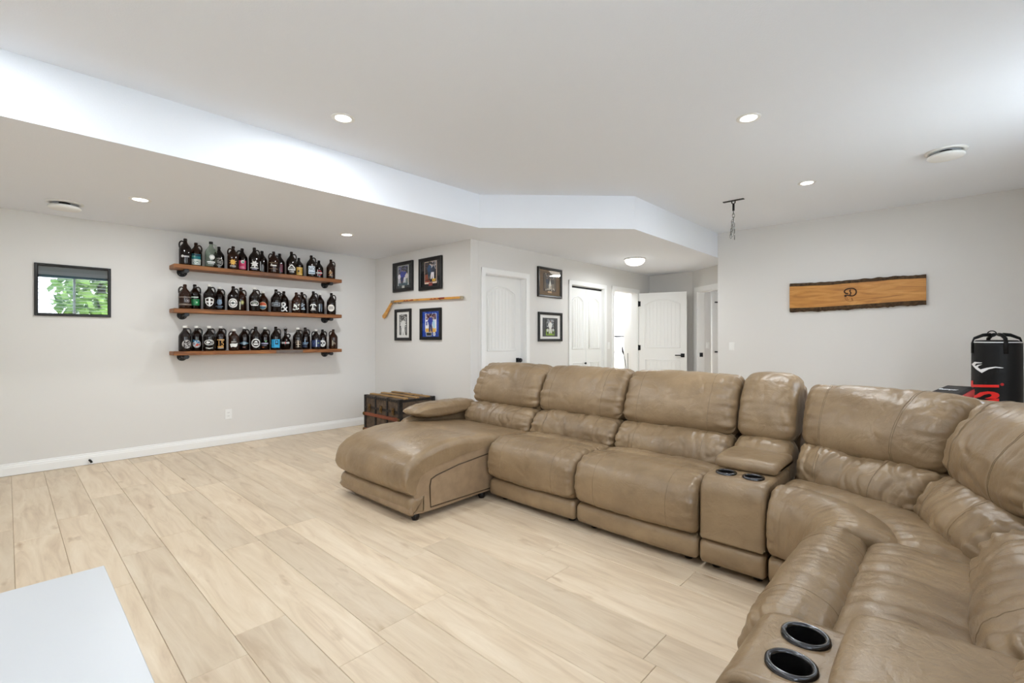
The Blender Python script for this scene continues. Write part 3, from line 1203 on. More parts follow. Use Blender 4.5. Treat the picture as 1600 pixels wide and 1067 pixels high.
# ---------------------------------------------------------------- hockey stick
t = thing('hockey_stick', (XP, 5.10, 1.74), 'amber wooden hockey stick hung flat on the wall between the framed photographs', 'hockey stick')
sp = [(-.045, .60, .028), (-.045, .40, .022), (-.045, -.2, .0), (-.045, -.80, -.018), (-.045, -.853, -.02)]
sp = [(-.03, .62, .012), (-.03, .40, .015), (-.03, .0, .007), (-.03, -.45, -.004), (-.03, -.853, -.014)]
m = MB()
secs = []
for (x, y, z) in sp:
    secs.append([m.bm.verts.new((x + a, y, z + b)) for a, b in ((-.014, -.0125), (.014, -.0125), (.014, .0125), (-.014, .0125))])
for a, b in zip(secs, secs[1:]):
    for j in range(4):
        m.face([a[j], a[(j + 1) % 4], b[(j + 1) % 4], b[j]])
m.face(secs[0])
m.face(secs[-1][::-1])
m.build('shaft', M_STICK, t)
blade = [(.60, .026), (.645, .014), (.71, -.045), (.80, -.125), (.868, -.172), (.862, -.20), (.83, -.215), (.80, -.205), (.70, -.10), (.645, -.03), (.60, -.002)]
MB().prism([(-.042, y, z) for y, z in blade], (.014, 0, 0)).build('blade', M_STICK, t)
MB().box(-.049, -.011, -.862, -.83, -.030, .002, .004, 1).build('butt_end', pmat('worn_tape', 'a89a80', .7), t, label='pale taped butt end')
m = MB().box(-.046, -.014, .56, .645, -.006, .030, .003, 1)
m.build('hosel_wrap', pmat('hosel_wrap', '8d7a5e', .6), t, label='greyish wrapped joint')
onshaft = lambda u, v, l: Vector((-.0445 - l, -u - .02, v + .004 - .022 * (u / 1.4)))
art('painted_flash', [('poly', [(-.37, -.007), (-.33, .008), (-.30, -.004), (-.27, .008), (-.24, -.004), (-.17, .010), (-.13, .010), (-.13, -.004), (-.28, -.009)], '7d1f14')], t, onshaft, None, .0004)
art('painted_stripe', [('poly', [(-.09, -.003), (-.05, .004), (-.01, .004), (-.01, -.002), (-.05, -.005)], '9a5a22')], t, onshaft, None, .0004)
art('painted_flash', [('poly', [(.21, -.008), (.26, .008), (.29, -.004), (.33, .008), (.37, -.004), (.43, .011), (.52, .011), (.52, -.007)], '7d1f14')], t, onshaft, None, .0004)
for y in (.45, -.45):
    MB().tube([(0, y, -.012), (-.035, y, -.018), (-.048, y, -.016), (-.049, y, -.006)], .004, 8).build('wall_hook', M_BLACK, t)

# ---------------------------------------------------------------- wood slab on the right wall
t = thing('live_edge_slab', (XB, .894, 1.775), 'long live-edge wood slab with bark edges and a carved letter D, hung on the right wall', 'wall art')
# local: facing -x.  y from -.67 (right) to .655 (left)
nst = 60
ys_ = [-.672 + 1.34 * i / nst for i in range(nst + 1)]


def edges(y):
    """front-face top/bottom and bark outer top/bottom heights"""
    u = (y + .672) / 1.34
    top = .137 + .006 * math.sin(u * 7) + .004 * noise.noise((y * 6, 1, 0)) - .012 * (1 - u) * .2
    bot = -.118 - .018 * u + .008 * math.sin(u * 5 + 1) + .004 * noise.noise((y * 6, 7, 0))
    nb = noise.noise((y * 14, 3, 0)) + .6 * noise.noise((y * 45, 9, 0))
    nb2 = noise.noise((y * 10, 13, 0)) + .7 * noise.noise((y * 40, 19, 0))
    return top, bot, top + .042 + .010 * nb, bot - .052 - .013 * nb2


m = MB()
grid = []
for y in ys_:
    a, b, c, d = edges(y)
    grid.append([m.bm.verts.new((-.05, y, a)), m.bm.verts.new((-.05, y, b)), m.bm.verts.new((-.012, y, b - .005)), m.bm.verts.new((-.012, y, a + .005))])
for p, q in zip(grid, grid[1:]):
    for j in range(4):
        m.face([p[j], q[j], q[(j + 1) % 4], p[(j + 1) % 4]])
m.face(grid[0])
m.face(grid[-1][::-1])
m.build('slab', M_SLABW, t)
for which in (0, 1):
    m = MB()
    prev = None
    for y in ys_:
        a, b, c, d = edges(y)
        e0, e1 = (a, c) if which == 0 else (b, d)
        jit = .006 * noise.noise((y * 60, which * 5, 2))
        pts = [(-.0505, e0), (-.050 + jit, e0 + (e1 - e0) * .45), (-.040 + jit, e0 + (e1 - e0) * .85), (-.026, e1), (-.010, e0 + (e1 - e0) * .8), (-.010, e0)]
        ring = [m.bm.verts.new((x, y, z)) for x, z in pts]
        if prev:
            for j in range(6):
                m.face([prev[j], ring[j], ring[(j + 1) % 6], prev[(j + 1) % 6]])
        else:
            m.face(ring)
        prev = ring
    m.face(prev[::-1])
    m.build('bark_edge', M_BARK, t)
# carved D, stroke by stroke (y to the left is +)
Dm = pmat('burnt_carving', '2a1208', .7)


def stroke(pts, r):
    return [(-.0515, -(u) + .018, v + .012) for u, v in pts]


def curve(pts, n=8):
    out = []
    P = [Vector(p) for p in pts]
    for i in range(len(P) - 1):
        p0, p1, p2, p3 = P[max(i - 1, 0)], P[i], P[i + 1], P[min(i + 2, len(P) - 1)]
        for k in range(n):
            t_ = k / n
            out.append(.5 * ((2 * p1) + (-p0 + p2) * t_ + (2 * p0 - 5 * p1 + 4 * p2 - p3) * t_ ** 2 + (-p0 + 3 * p1 - 3 * p2 + p3) * t_ ** 3))
    out.append(P[-1])
    return [tuple(v) for v in out]


m = MB()
F = ((1, 0, 0), .35)
Dp = curve([(-.022, -.002), (-.048, .004), (-.060, .025), (-.045, .048), (-.010, .058), (.030, .055), (.055, .030), (.055, -.005), (.035, -.028), (.005, -.032), (-.030, -.022), (-.052, -.022), (-.054, -.032), (-.038, -.036)])
m.tube(stroke(Dp, 0), .0075, 6, False, F)
m.tube(stroke(curve([(.002, .045), (-.006, .025), (.004, .005), (-.004, -.020), (.006, -.030)]), 0), .0065, 6, False, F)
m.build('carved_letter', Dm, t, label='dark carved ornamental letter D')
m = MB()
sk = stroke(curve([(-.055, -.045), (-.045, -.075), (-.02, -.095), (.0, -.10), (.015, -.09), (.012, -.06), (.022, -.075), (.026, -.10)]), 0)
m.tube(sk, .002, 5, False, F)
m.tube(stroke(curve([(-.035, -.05), (-.03, -.07), (-.012, -.08)]), 0), .002, 5, False, F)
m.build('faint_carving', pmat('faint_carving', '6b3d16', .7), t, label='faint shallow carving under the letter')


# ---------------------------------------------------------------- leather sofa sections
def catmull(pts, n, closed=True):
    P = np.array(pts, float)
    k = len(P)
    out = []
    for i in range(k):
        p0, p1, p2, p3 = P[i - 1], P[i], P[(i + 1) % k], P[(i + 2) % k]
        for j in range(10):
            t_ = j / 10
            out.append(.5 * ((2 * p1) + (-p0 + p2) * t_ + (2 * p0 - 5 * p1 + 4 * p2 - p3) * t_ ** 2 + (-p0 + 3 * p1 - 3 * p2 + p3) * t_ ** 3))
    Q = np.array(out)
    d = np.linalg.norm(np.roll(Q, -1, 0) - Q, axis=1)
    s = np.concatenate([[0], np.cumsum(d)])
    Q2 = np.vstack([Q, Q[:1]])
    u = np.linspace(0, s[-1], n, endpoint=False)
    return np.stack([np.interp(u, s, Q2[:, 0]), np.interp(u, s, Q2[:, 1])], 1), s[-1]


def straight(w0, w1):
    def f(s, d):
        return (w0 + (w1 - w0) * s, d)
    f.len = abs(w1 - w0)
    return f


def chord(cx, cy, r0, t0, t1):
    """between two polar directions (degrees, clockwise from +x) about a centre"""
    a = (math.cos(math.radians(t0)), -math.sin(math.radians(t0)))
    b = (math.cos(math.radians(t1)), -math.sin(math.radians(t1)))

    def f(s, d):
        r = r0 + d
        return (cx + r * (a[0] * (1 - s) + b[0] * s), cy + r * (a[1] * (1 - s) + b[1] * s))
    f.len = (r0 + .7) * math.radians(abs(t1 - t0))
    return f


def arc(cx, cy, r0, t0, t1):
    def f(s, d):
        t_ = math.radians(t0 + (t1 - t0) * s)
        r = max(r0 + d, .01)
        return (cx + r * math.cos(t_), cy - r * math.sin(t_))
    f.len = (r0 + .15) * math.radians(abs(t1 - t0))
    return f


def cushion(name, parent, prof, path, e=.035, nw=44, n=72, gather=.006, fold=.004, crown=.0, seed=0, mat=None, p=2.0, fscale=5.0, streak=0.0, label=None, under=1.0, squash=False, seams=()):
    """closed (depth, height) profile swept along a path; ends rounded by e; gathers at the ends and soft folds.
    crown pushes the middle out; under scales the end inset on downward-facing points"""
    Q, per = catmull(prof, n)
    area = .5 * np.sum(Q[:, 0] * np.roll(Q[:, 1], -1) - np.roll(Q[:, 0], -1) * Q[:, 1])
    tg = np.roll(Q, -1, 0) - np.roll(Q, 1, 0)
    tg /= np.linalg.norm(tg, axis=1)[:, None] + 1e-9
    nr = np.stack([tg[:, 1], -tg[:, 0]], 1)
    if area < 0:
        nr = -nr                      # outward
    W = path.len
    # stations: dense at the ends
    u = (1 - np.cos(np.linspace(0, PI, nw))) / 2
    u = .5 * u + .5 * np.linspace(0, 1, nw)
    zc_ = (Q[:, 1].max() + Q[:, 1].min()) / 2
    dc_ = Q[:, 0].mean()
    nz_ = noise.noise
    verts = []
    wt = np.clip((nr[:, 1] + .15) / .5, 0, 1) * (1 - under) + under
    for s in u:
        dist = min(s, 1 - s) * W
        q = max(0., 1 - dist / e)
        rnd = 1 - math.sqrt(max(0, 1 - q ** p))
        up = crown * (1 - (2 * s - 1) ** 2)
        sw = s * W
        g = math.exp(-dist / .085)
        for i in range(n):
            d, z = Q[i]
            if squash:
                d = dc_ + (d - dc_) * (1 - .10 * rnd)
                z = zc_ + (z - zc_) * (1 - .62 * rnd)
                off = up
            else:
                off = -e * rnd * wt[i] + up
            l = per * i / n
            if gather:
                v = nz_((l * 30 + seed, dist * 3, seed * 3.1))
                off += gather * g * (v - .9 * max(0, .25 - abs(nz_((l * 17 + seed, dist * 5, 2)))) * 2) * (1 if dist > .004 else .4)
            if fold:
                # broad undulation plus sharp creases that run mostly across the cushion
                a1 = nz_((sw * fscale + seed * 7.7, d * fscale * 1.3, z * fscale * 1.3))
                wx_ = sw + .06 * a1
                r1 = abs(nz_((wx_ * fscale * 1.7 + seed, l * fscale * .8 + a1, seed * 1.3)))
                r2 = abs(nz_((wx_ * fscale * 3.6 + 9 + seed, l * fscale * 1.5 + 2 * a1, seed * .7)))
                off += fold * (.8 * a1 - .55 * max(0, .2 - r1) / .2 - .22 * max(0, .16 - r2) / .16)
            if streak:
                off += streak * (nz_((sw * 55 + 1.5 * math.sin(l * 5 + seed), l * 2.0, seed)) + .5 * nz_((sw * 100, l * 3.0, seed)))
            dd, zz_ = d + nr[i, 0] * off, z + nr[i, 1] * off
            x, y = path(s, dd)
            verts.append((x, y, zz_))
    faces = []
    for a in range(nw - 1):
        for i in range(n):
            j = (i + 1) % n
            faces.append((a * n + i, a * n + j, (a + 1) * n + j, (a + 1) * n + i))
    for a in (0, nw - 1):
        faces.append(tuple(a * n + i for i in range(n)))
    me = bpy.data.meshes.new(name)
    me.from_pydata(verts, [], faces)
    bm = bmesh.new()
    bm.from_mesh(me)
    bmesh.ops.recalc_face_normals(bm, faces=bm.faces)
    for f in bm.faces:
        f.smooth = len(f.verts) == 4
    bm.to_mesh(me)
    bm.free()
    me.materials.append(mat or M_LEATH)
    o = bpy.data.objects.new(name, me)
    link(o, parent)
    if label:
        o['label'] = label
    if seams:
        ok = [(nr[i, 0] < -.15 or nr[i, 1] > .35) for i in range(n)]
        st = next((i for i in range(n) if ok[i] and not ok[i - 1]), 0)
        run = []
        while ok[(st + len(run)) % n] and len(run) < n:
            run.append((st + len(run)) % n)
        for sv in seams:
            a = min(range(nw), key=lambda k_: abs(u[k_] - sv))
            MB().tube([verts[a * n + i] for i in run], .0014, 5).build('stitched_seam', M_SEAM, o)
    return o


# profiles in (depth from the front, height)
PR_LOWPANEL = [(.0, .045), (-.012, .10), (-.006, .150), (.03, .165), (.12, .165), (.5, .16), (.5, .05), (.1, .042)]
PR_LEG = [(.03, .172), (-.03, .20), (-.052, .28), (-.045, .36), (-.012, .425), (.05, .463), (.14, .478), (.25, .474), (.33, .455), (.35, .36), (.22, .26), (.10, .18)]
PR_SEAT = [(.31, .30), (.315, .42), (.34, .460), (.40, .468), (.48, .458), (.58, .44), (.62, .38), (.60, .28), (.4, .26)]
PR_LEG_ROLL = [(.02, .172), (-.04, .20), (-.066, .28), (-.060, .36), (-.035, .43), (.015, .480), (.07, .492), (.125, .478), (.162, .435), (.165, .35), (.12, .26), (.08, .18)]
PR_SEAT_LONG = [(.16, .30), (.150, .40), (.168, .447), (.215, .474), (.30, .480), (.42, .468), (.55, .44), (.60, .38), (.58, .28), (.4, .26)]
PR_LOW = [(.50, .40), (.455, .45), (.452, .50), (.485, .565), (.545, .615), (.61, .632), (.68, .62), (.74, .56), (.74, .44), (.62, .39)]
PR_UP = [(.64, .622), (.585, .645), (.568, .70), (.585, .785), (.63, .875), (.69, .95), (.76, .988), (.83, .985), (.88, .945), (.90, .86), (.87, .72), (.80, .63), (.72, .61)]
PR_BACK = [(.66, .06), (.66, .30), (.74, .58), (.84, .78), (.90, .93), (.95, .94), (.985, .88), (.985, .6), (.965, .3), (.95, .06)]
SCALEW = 'sections of the tan leather sectional sofa'


def drill(o, spots, r, z0, z1):
    """cut round holes straight down into a mesh"""
    cuts = []
    for (x, y) in spots:
        c = MB().lathe([(0, z0), (r, z0), (r, z1), (0, z1)], 28, (x, y, 0), smooth=False).build('cutter')
        c.parent = o.parent
        m_ = o.modifiers.new('b', 'BOOLEAN')
        m_.object = c
        m_.operation = 'DIFFERENCE'
        m_.solver = 'EXACT'
        cuts.append(c)
    bpy.context.view_layer.update()
    dg = bpy.context.evaluated_depsgraph_get()
    me = bpy.data.meshes.new_from_object(o.evaluated_get(dg))
    o.modifiers.clear()
    o.data = me
    for c in cuts:
        bpy.data.objects.remove(c)


def feet(parent, pts):
    for (x, y) in pts:
        MB().lathe([(0, 0), (.022, 0), (.028, .02), (.026, .058), (0, .058)], 14, (x, y, 0)).build('foot', M_FOOT, parent)


def stitch(parent, pts, r=.0022, name='stitched_seam'):
    return MB().tube(pts, r, 6).build(name, M_SEAM, parent)


def backs(t, W, seed, w0=0.0, headw=.004, up=None, lo=None):
    cushion('lower_back_cushion', t, lo or PR_LOW, straight(w0 + .006, W - .006), .04, 84, 100, .022 if W - w0 > .5 else .010, .018 if W - w0 > .5 else .008, .018, seed + 1, fscale=5, seams=(.2, .8) if W - w0 > .5 else ())
    cushion('upper_back_cushion', t, up or PR_UP, straight(w0 + .004, W - .004), .055, 84, 120, .022 if W - w0 > .5 else .010, .008, .018, seed + 2, fscale=3, seams=(.17, .8) if W - w0 > .5 else ())
    cushion('back_shell', t, PR_BACK, straight(w0 + .012, W - .012), .02, 14, 48, 0, 0, 0, seed, M_LEATHP)


def recliner(loc, rz, W, label, seed, roll=False, streak=0.0, seatstreak=0.0):
    t = thing('recliner_section', loc, label, 'sofa section', rz, SCALEW)
    cushion('front_panel', t, PR_LOWPANEL, straight(.004, W - .004), .02, 26, 48, .004, .002, .004, seed + 5)
    cushion('legrest_cushion', t, PR_LEG_ROLL if roll else PR_LEG, straight(.004, W - .004), .045, 84, 110, .014, .003 if roll else .007, .010, seed, fscale=4, streak=streak, seams=(.2, .8))
    cushion('seat_cushion', t, PR_SEAT_LONG if roll else PR_SEAT, straight(.006, W - .006), .035, 64, 80, .010, .008, .010, seed + 3, fscale=5, streak=seatstreak)
    backs(t, W, seed)
    bx('chassis', .02, W - .02, .08, .92, .06, .30, M_LEATHP, t, .01)
    feet(t, [(.09, .09), (W - .09, .09), (.09, .86), (W - .09, .86)])
    return t


def console(loc, rz, W, label, seed):
    t = thing('console_section', loc, label, 'sofa section', rz, SCALEW)
    cushion('front_panel', t, PR_LOWPANEL, straight(.003, W - .003), .014, 16, 48, 0, .001, 0, seed)
    body = [(.01, .172), (-.008, .20), (-.008, .40), (.004, .455), (.035, .490), (.09, .502), (.25, .505), (.45, .50), (.48, .46), (.48, .20), (.30, .17)]
    cb = cushion('console_body', t, body, straight(.003, W - .003), .016, 18, 80, 0, .0015, 0, seed, fscale=3)
    drill(cb, [(W * .29, .135), (W * .71, .135)], .0475, .41, .56)
    lid = [(.232, .510), (.216, .528), (.220, .552), (.245, .570), (.31, .577), (.42, .580), (.52, .576), (.55, .55), (.54, .512), (.35, .508)]
    cushion('armrest_lid', t, lid, straight(-.004, W + .004), .03, 26, 64, .001, .0015, .004, seed + 1, fscale=4)
    for s in (.29, .71):
        c = MB().lathe([(.040, .5085), (.0415, .5125), (.047, .5145), (.0525, .512), (.054, .503)], 32, (W * s, .135, 0))
        c = c.build('cup_holder', M_CUP, t, label='round metal rimmed cup holder')
        MB().lathe([(.0402, .509), (.0395, .43), (.036, .425), (0, .425)], 32, (W * s, .135, 0)).build('cup_well', M_DARKPL, c)
    up = [(d, z + .02 if z > .8 else z) for d, z in PR_UP]
    backs(t, W, seed, up=up)
    bx('chassis', .012, W - .012, .06, .92, .06, .40, M_LEATHP, t, .008)
    feet(t, [(.06, .09), (W - .06, .09), (.06, .86), (W - .06, .86)])
    return t


X1 = 2.55          # front line of the long side
Y2 = .40           # front line of the short side
R1 = -PI / 2       # long side: local x -> -y, local y -> +x
# chaise
t = thing('chaise_section', (X1, 3.63, 0), 'chaise section at the left end of the tan leather sectional with a long footrest', 'sofa section', R1, SCALEW)
W = 1.0
pad = [(-.660, .185), (-.715, .19), (-.758, .25), (-.762, .33), (-.73, .395), (-.64, .452), (-.50, .492), (-.33, .512), (-.19, .508), (-.13, .496), (-.07, .501), (.05, .490), (.25, .470), (.45, .455), (.56, .44), (.58, .405), (.45, .40), (.05, .395), (-.25, .378), (-.48, .345), (-.615, .305), (-.655, .25)]
cushion('chaise_pad', t, pad, straight(.02, W - .006), .05, 70, 120, .007, .004, .006, 21, fscale=3, under=.08)
lowp = [(-.70, .044), (-.722, .10), (-.718, .150), (-.69, .172), (-.66, .175), (-.59, .175), (-.59, .05), (-.66, .05)]
cushion('front_panel', t, lowp, straight(.03, W - .004), .03, 30, 56, .004, .002, .004, 22)
side = [(-.685, .046), (-.69, .16), (-.68, .31), (-.64, .36), (-.47, .412), (-.20, .440), (.05, .440), (.40, .43), (.50, .41), (.50, .05), (0, .044)]
cushion('chaise_body', t, side, straight(.03, W - .012), .012, 14, 90, 0, .001, 0, 23, M_LEATHP)
pan = [(-.55, .075), (-.555, .22), (-.545, .265), (-.50, .283), (-.30, .318), (0.0, .345), (.49, .355), (.49, .075)]
o = MB().prism([(W - .0145, d, z) for d, z in pan], (.008, 0, 0))
bmesh.ops.bevel(o.bm, geom=[e for e in o.bm.edges], offset=.003, segments=2, affect='EDGES')
o.build('side_panel', M_LEATHP, t)
m = MB()
m.tube([(W - .0085, d, z) for d, z in pan], .0042, 6, True).build('panel_welt', pmat('dark_welt', '4a3a29', .6), t)
feet(t, [(.12, -.62), (W - .06, -.64), (W - .06, -.02), (.10, .3), (.10, .86), (W - .08, .86)])
backs(t, W, 24, .17)
arm = [(-.10, .575), (-.075, .60), (-.0, .628), (.12, .645), (.35, .648), (.60, .64), (.64, .60), (.60, .55), (.35, .515), (.12, .515), (-.02, .535), (-.07, .555)]
cushion('arm_pad', t, arm, straight(-.05, .19), .075, 44, 80, .008, .007, .006, 27, fscale=7, squash=True)
armb = [(-.13, .06), (-.13, .44), (-.10, .50), (0, .53), (.3, .54), (.85, .56), (.9, .5), (.9, .06)]
cushion('arm_panel', t, armb, straight(-.045, .05), .03, 16, 60, .002, .002, .004, 28)

recliner((X1, 2.624, 0), R1, .808, 'recliner section of the tan sectional directly right of the chaise', 41)
recliner((X1, 1.812, 0), R1, .806, 'recliner section of the tan sectional between another recliner and the first cup holder console', 52)
console((X1, 1.002, 0), R1, .328, 'narrow cup holder console section in the back run of the sectional', 61)
recliner((2.278, Y2, 0), PI, .84, 'recliner section of the tan sectional in the right foreground with a rounded front roll', 72, True, streak=.003, seatstreak=.004)
console((1.434, Y2, 0), PI, .334, 'narrow console section with metal rimmed cup holders nearest the camera', 81)
recliner((1.096, Y2, 0), PI, .81, 'recliner section at the bottom right edge, only its front corner in view', 93, True)

# corner wedge: centre of the inner arc
t = thing('corner_section', (X1, Y2, 0), 'curved corner wedge section of the tan leather sectional', 'sofa section', 0, SCALEW)
cx_, cy_, r0 = 2.281 - X1, .671 - Y2, .269
full = arc(cx_, cy_, r0, .5, 89.5)
fr_p = [(d * 1.0 + .01, z) for d, z in PR_LOWPANEL]
fr_p = [(max(d, -.02), z) for d, z in fr_p]
cushion('front_panel', t, fr_p, full, .02, 30, 48, .002, .001, 0, 101)
roll = [(.03, .172), (-.02, .20), (-.045, .28), (-.038, .37), (-.004, .445), (.06, .487), (.13, .496), (.20, .480), (.255, .445), (.26, .36), (.2, .26), (.10, .18)]
cushion('front_roll', t, roll, full, .035, 80, 90, .010, .005, .006, 102, fscale=4, streak=.0015)
seatw = [(.235, .30), (.225, .42), (.26, .462), (.33, .474), (.42, .465), (.52, .44), (.62, .40), (.62, .28), (.4, .26)]
cushion('seat_cushion', t, seatw, full, .03, 90, 70, .010, .006, .008, 103, fscale=5, streak=.002)
for k, (a0, a1) in enumerate(((1.5, 47.5), (48.0, 88.5))):
    c = chord(cx_, cy_, r0, a0, a1)
    cushion('lower_back_cushion', t, PR_LOW, c, .05, 90, 90, .020, .020, .02, 111 + k * 4, fscale=5, seams=(.2, .215, .7))
    cushion('upper_back_cushion', t, [(d, .622 + (z - .622) * .915) for d, z in PR_UP], c, .065, 90, 110, .022, .011, .022, 112 + k * 4, fscale=3, seams=(.17, .185, .72, .735))
    cushion('back_shell', t, PR_BACK, c, .02, 14, 48, 0, 0, 0, 113 + k, M_LEATHP)
m = MB()
pts = [(cx_ + (r0 + .05) * math.cos(a), cy_ - (r0 + .05) * math.sin(a)) for a in np.linspace(.03, PI / 2 - .03, 9)]
pts2 = [(cx_ + (r0 + .85) * math.cos(a), cy_ - (r0 + .85) * math.sin(a)) for a in np.linspace(PI / 2 - .03, .03, 9)]
m.prism([(x, y, .06) for x, y in pts + pts2], (0, 0, .24)).build('chassis', M_LEATHP, t)
feet(t, [(cx_ + (r0 + q) * math.cos(a), cy_ - (r0 + q) * math.sin(a)) for q, a in ((.08, .2), (.08, 1.37), (.8, .1), (.8, .8), (.8, 1.47))])

# ---------------------------------------------------------------- white table
TZ = .45
t = thing('white_table', (.232 - .55, 2.153 - .85, 0), 'plain glossy white table top in the lower left corner', 'table')
MB().box(-.55, .55, -.85, .85, TZ - .022, TZ, .002, 1).build('table_top', M_WHITET, t)
for sx in (-1, 1):
    for sy in (-1, 1):
        MB().box(sx * .50 - .022, sx * .50 + .022, sy * .80 - .022, sy * .80 + .022, 0, TZ - .022, .002, 1).build('leg', M_WHITET, t)
MB().box(-.5, .5, -.8, .8, .12, .138, .002, 1).build('lower_shelf', M_WHITET, t)

# ---------------------------------------------------------------- trunk
t = thing('steamer_trunk', (3.163, 4.774, 0), 'old wooden steamer trunk with dark straps and rust red slats in the corner', 'trunk')
LX, LY, LH = .525, .79, .515
MB().box(.008, LX - .004, .008, LY - .008, .012, .352, .004, 1).build('body', M_CANVAS, t)
MB().box(.006, LX - .004, .006, LY - .006, .358, LH, .008, 2).build('lid', M_CANVAS, t)
for z in (.075, .275):
    MB().box(-.010, .010, .0, LY, z - .020, z + .020, .003, 1).build('slat', M_SLATW, t)
    MB().box(.0, LX, -.010, .010, z - .020, z + .020, .003, 1).build('slat', M_STRAP, t)
for x in (.10, .26, .42):
    MB().box(x - .028, x + .028, .0, LY, LH - .004, LH + .014, .003, 1).build('slat', M_SLATT, t)
for y in (.265, .53):
    MB().box(-.004, .012, y - .014, y + .014, .01, LH - .004, .001, 1).build('strap', M_STRAP, t)
    MB().box(.0, LX - .004, y - .014, y + .014, LH - .004, LH + .004, .001, 1).build('strap', M_STRAP, t)
for z in (.362, LH - .022):
    MB().box(-.002, .012, .0, LY, z - .014, z + .014, .001, 1).build('strap', M_STRAP, t)
    MB().box(0, LX - .003, -.003, .012, z - .014, z + .014, .001, 1).build('strap', M_STRAP, t)
for y in (.0, LY):
    s = 1 if y == 0 else -1
    MB().box(-.006, .045, min(y - s * .006, y + s * .03), max(y - s * .006, y + s * .03), .0, LH + .002, .003, 1).build('corner_cap', M_STRAP, t)
MB().box(LX - .05, LX, -.006, .03, 0, LH + .002, .003, 1).build('corner_cap', M_STRAP, t)
for y in (.125, .395, .665):
    for z in (.275,):
        m = MB().box(-.014, -.002, y - .025, y + .025, z + .045, z + .135, .004, 1)
        m.lathe([(0, .0), (.018, 0), (.014, .008), (0, .01)], 14, (-.013, y, z + .09), Matrix.Rotation(-PI / 2, 4, 'Y'))
        m.build('latch', M_BRASS, t)
for z in (.075, .275):
    m = MB()
    for y in (.0, LY):
        m.lathe([(.0, .012), (.018, .008), (.024, 0)], 12, (-.012, y + (-.0 if y else 0), z), Matrix.Rotation(-PI / 2, 4, 'Y'))
    m.build('knuckle', M_BRASS, t)
MB().tube([(.20, -.012, .34), (.21, -.028, .31), (.27, -.032, .30), (.33, -.028, .31), (.34, -.012, .34)], .010, 8).build('handle', pmat('leather_handle', '2a211a', .7), t)
m = MB()
rr = random.Random(4)
for z in (.362, LH - .022):
    for k in range(16):
        m.lathe([(0, .003), (.004, .002), (.005, 0)], 6, (-.003, .03 + k * .0487, z), Matrix.Rotation(-PI / 2, 4, 'Y'))
m.build('rivet_row', M_BRASS, t, 'stuff')

# ---------------------------------------------------------------- bottle shelves
SHELF_Z = [(1.985, 2.030), (1.515, 1.560), (1.060, 1.102)]
slabel = ['top stained plank shelf on black pipe brackets', 'middle stained plank shelf on black pipe brackets', 'lowest stained plank shelf on black pipe brackets, with a grey patch on its edge']
for k, (z0, z1) in enumerate(SHELF_Z):
    t = thing('pipe_shelf', (2.13, YA, z0), slabel[k], 'shelf', 0, 'plank shelves for the bottle collection')
    MB().box(-.928, .940, -.232, -.022, 0, z1 - z0, .004, 1).build('board', M_SHELF, t)
    if k == 2:
        MB().box(.10, .42, -.2332, -.2318, .002, z1 - z0 - .002).build('grey_patch', pmat('grey_wood_patch', '6b625c', .7, var=(30, .2)), t)
    for xx in (-.808, .808):
        f = MB().lathe([(0, 0.0005), (.048, .0005), (.048, .010), (.022, .014), (.022, .026), (.014, .028), (0, .028)], 24, (xx, 0, -.018), Matrix.Rotation(PI / 2, 4, 'X'))
        f = f.build('flange', M_IRON, t)
        b = MB()
        for q in range(4):
            a = q * PI / 2 + .785
            b.lathe([(0, .016), (.006, .015), (.006, .009)], 6, (xx + .035 * math.cos(a), 0, -.018 + .035 * math.sin(a)), Matrix.Rotation(PI / 2, 4, 'X'))
        b.build('screw', M_CHROME, f)
        MB().tube([(xx, -.02, -.018), (xx, -.185, -.018)], .0165, 12).build('pipe', M_IRON, t)
        MB().tube([(xx, -.178, -.018), (xx, -.212, -.018)], .023, 12).build('pipe_cap', M_IRON, t)

# ---- bottles
GW = 'refillable beer jugs on the pipe shelves'


def bottle_mesh(h, r, globe=False):
    if globe:
        return [(0, 0), (.045, 0), (.055, .01), (.066, .05), (.067, .085), (.055, .125), (.030, .155), (.017, .175), (.0145, .22), (.0145, h - .02), (.018, h - .018), (.018, h)]
    sh_ = h * .60
    return [(0, .004), (r * .8, 0), (r * .95, .004), (r, .014), (r, sh_ - .012), (r * .985, sh_), (r * .90, sh_ + h * .055), (r * .70, sh_ + h * .125), (r * .46, sh_ + h * .19), (r * .31, sh_ + h * .25),
            (r * .275, sh_ + h * .31), (r * .27, h - .022), (r * .32, h - .020), (r * .32, h - .010), (r * .28, h - .009), (r * .28, h), (0, h)]


_bm = {}


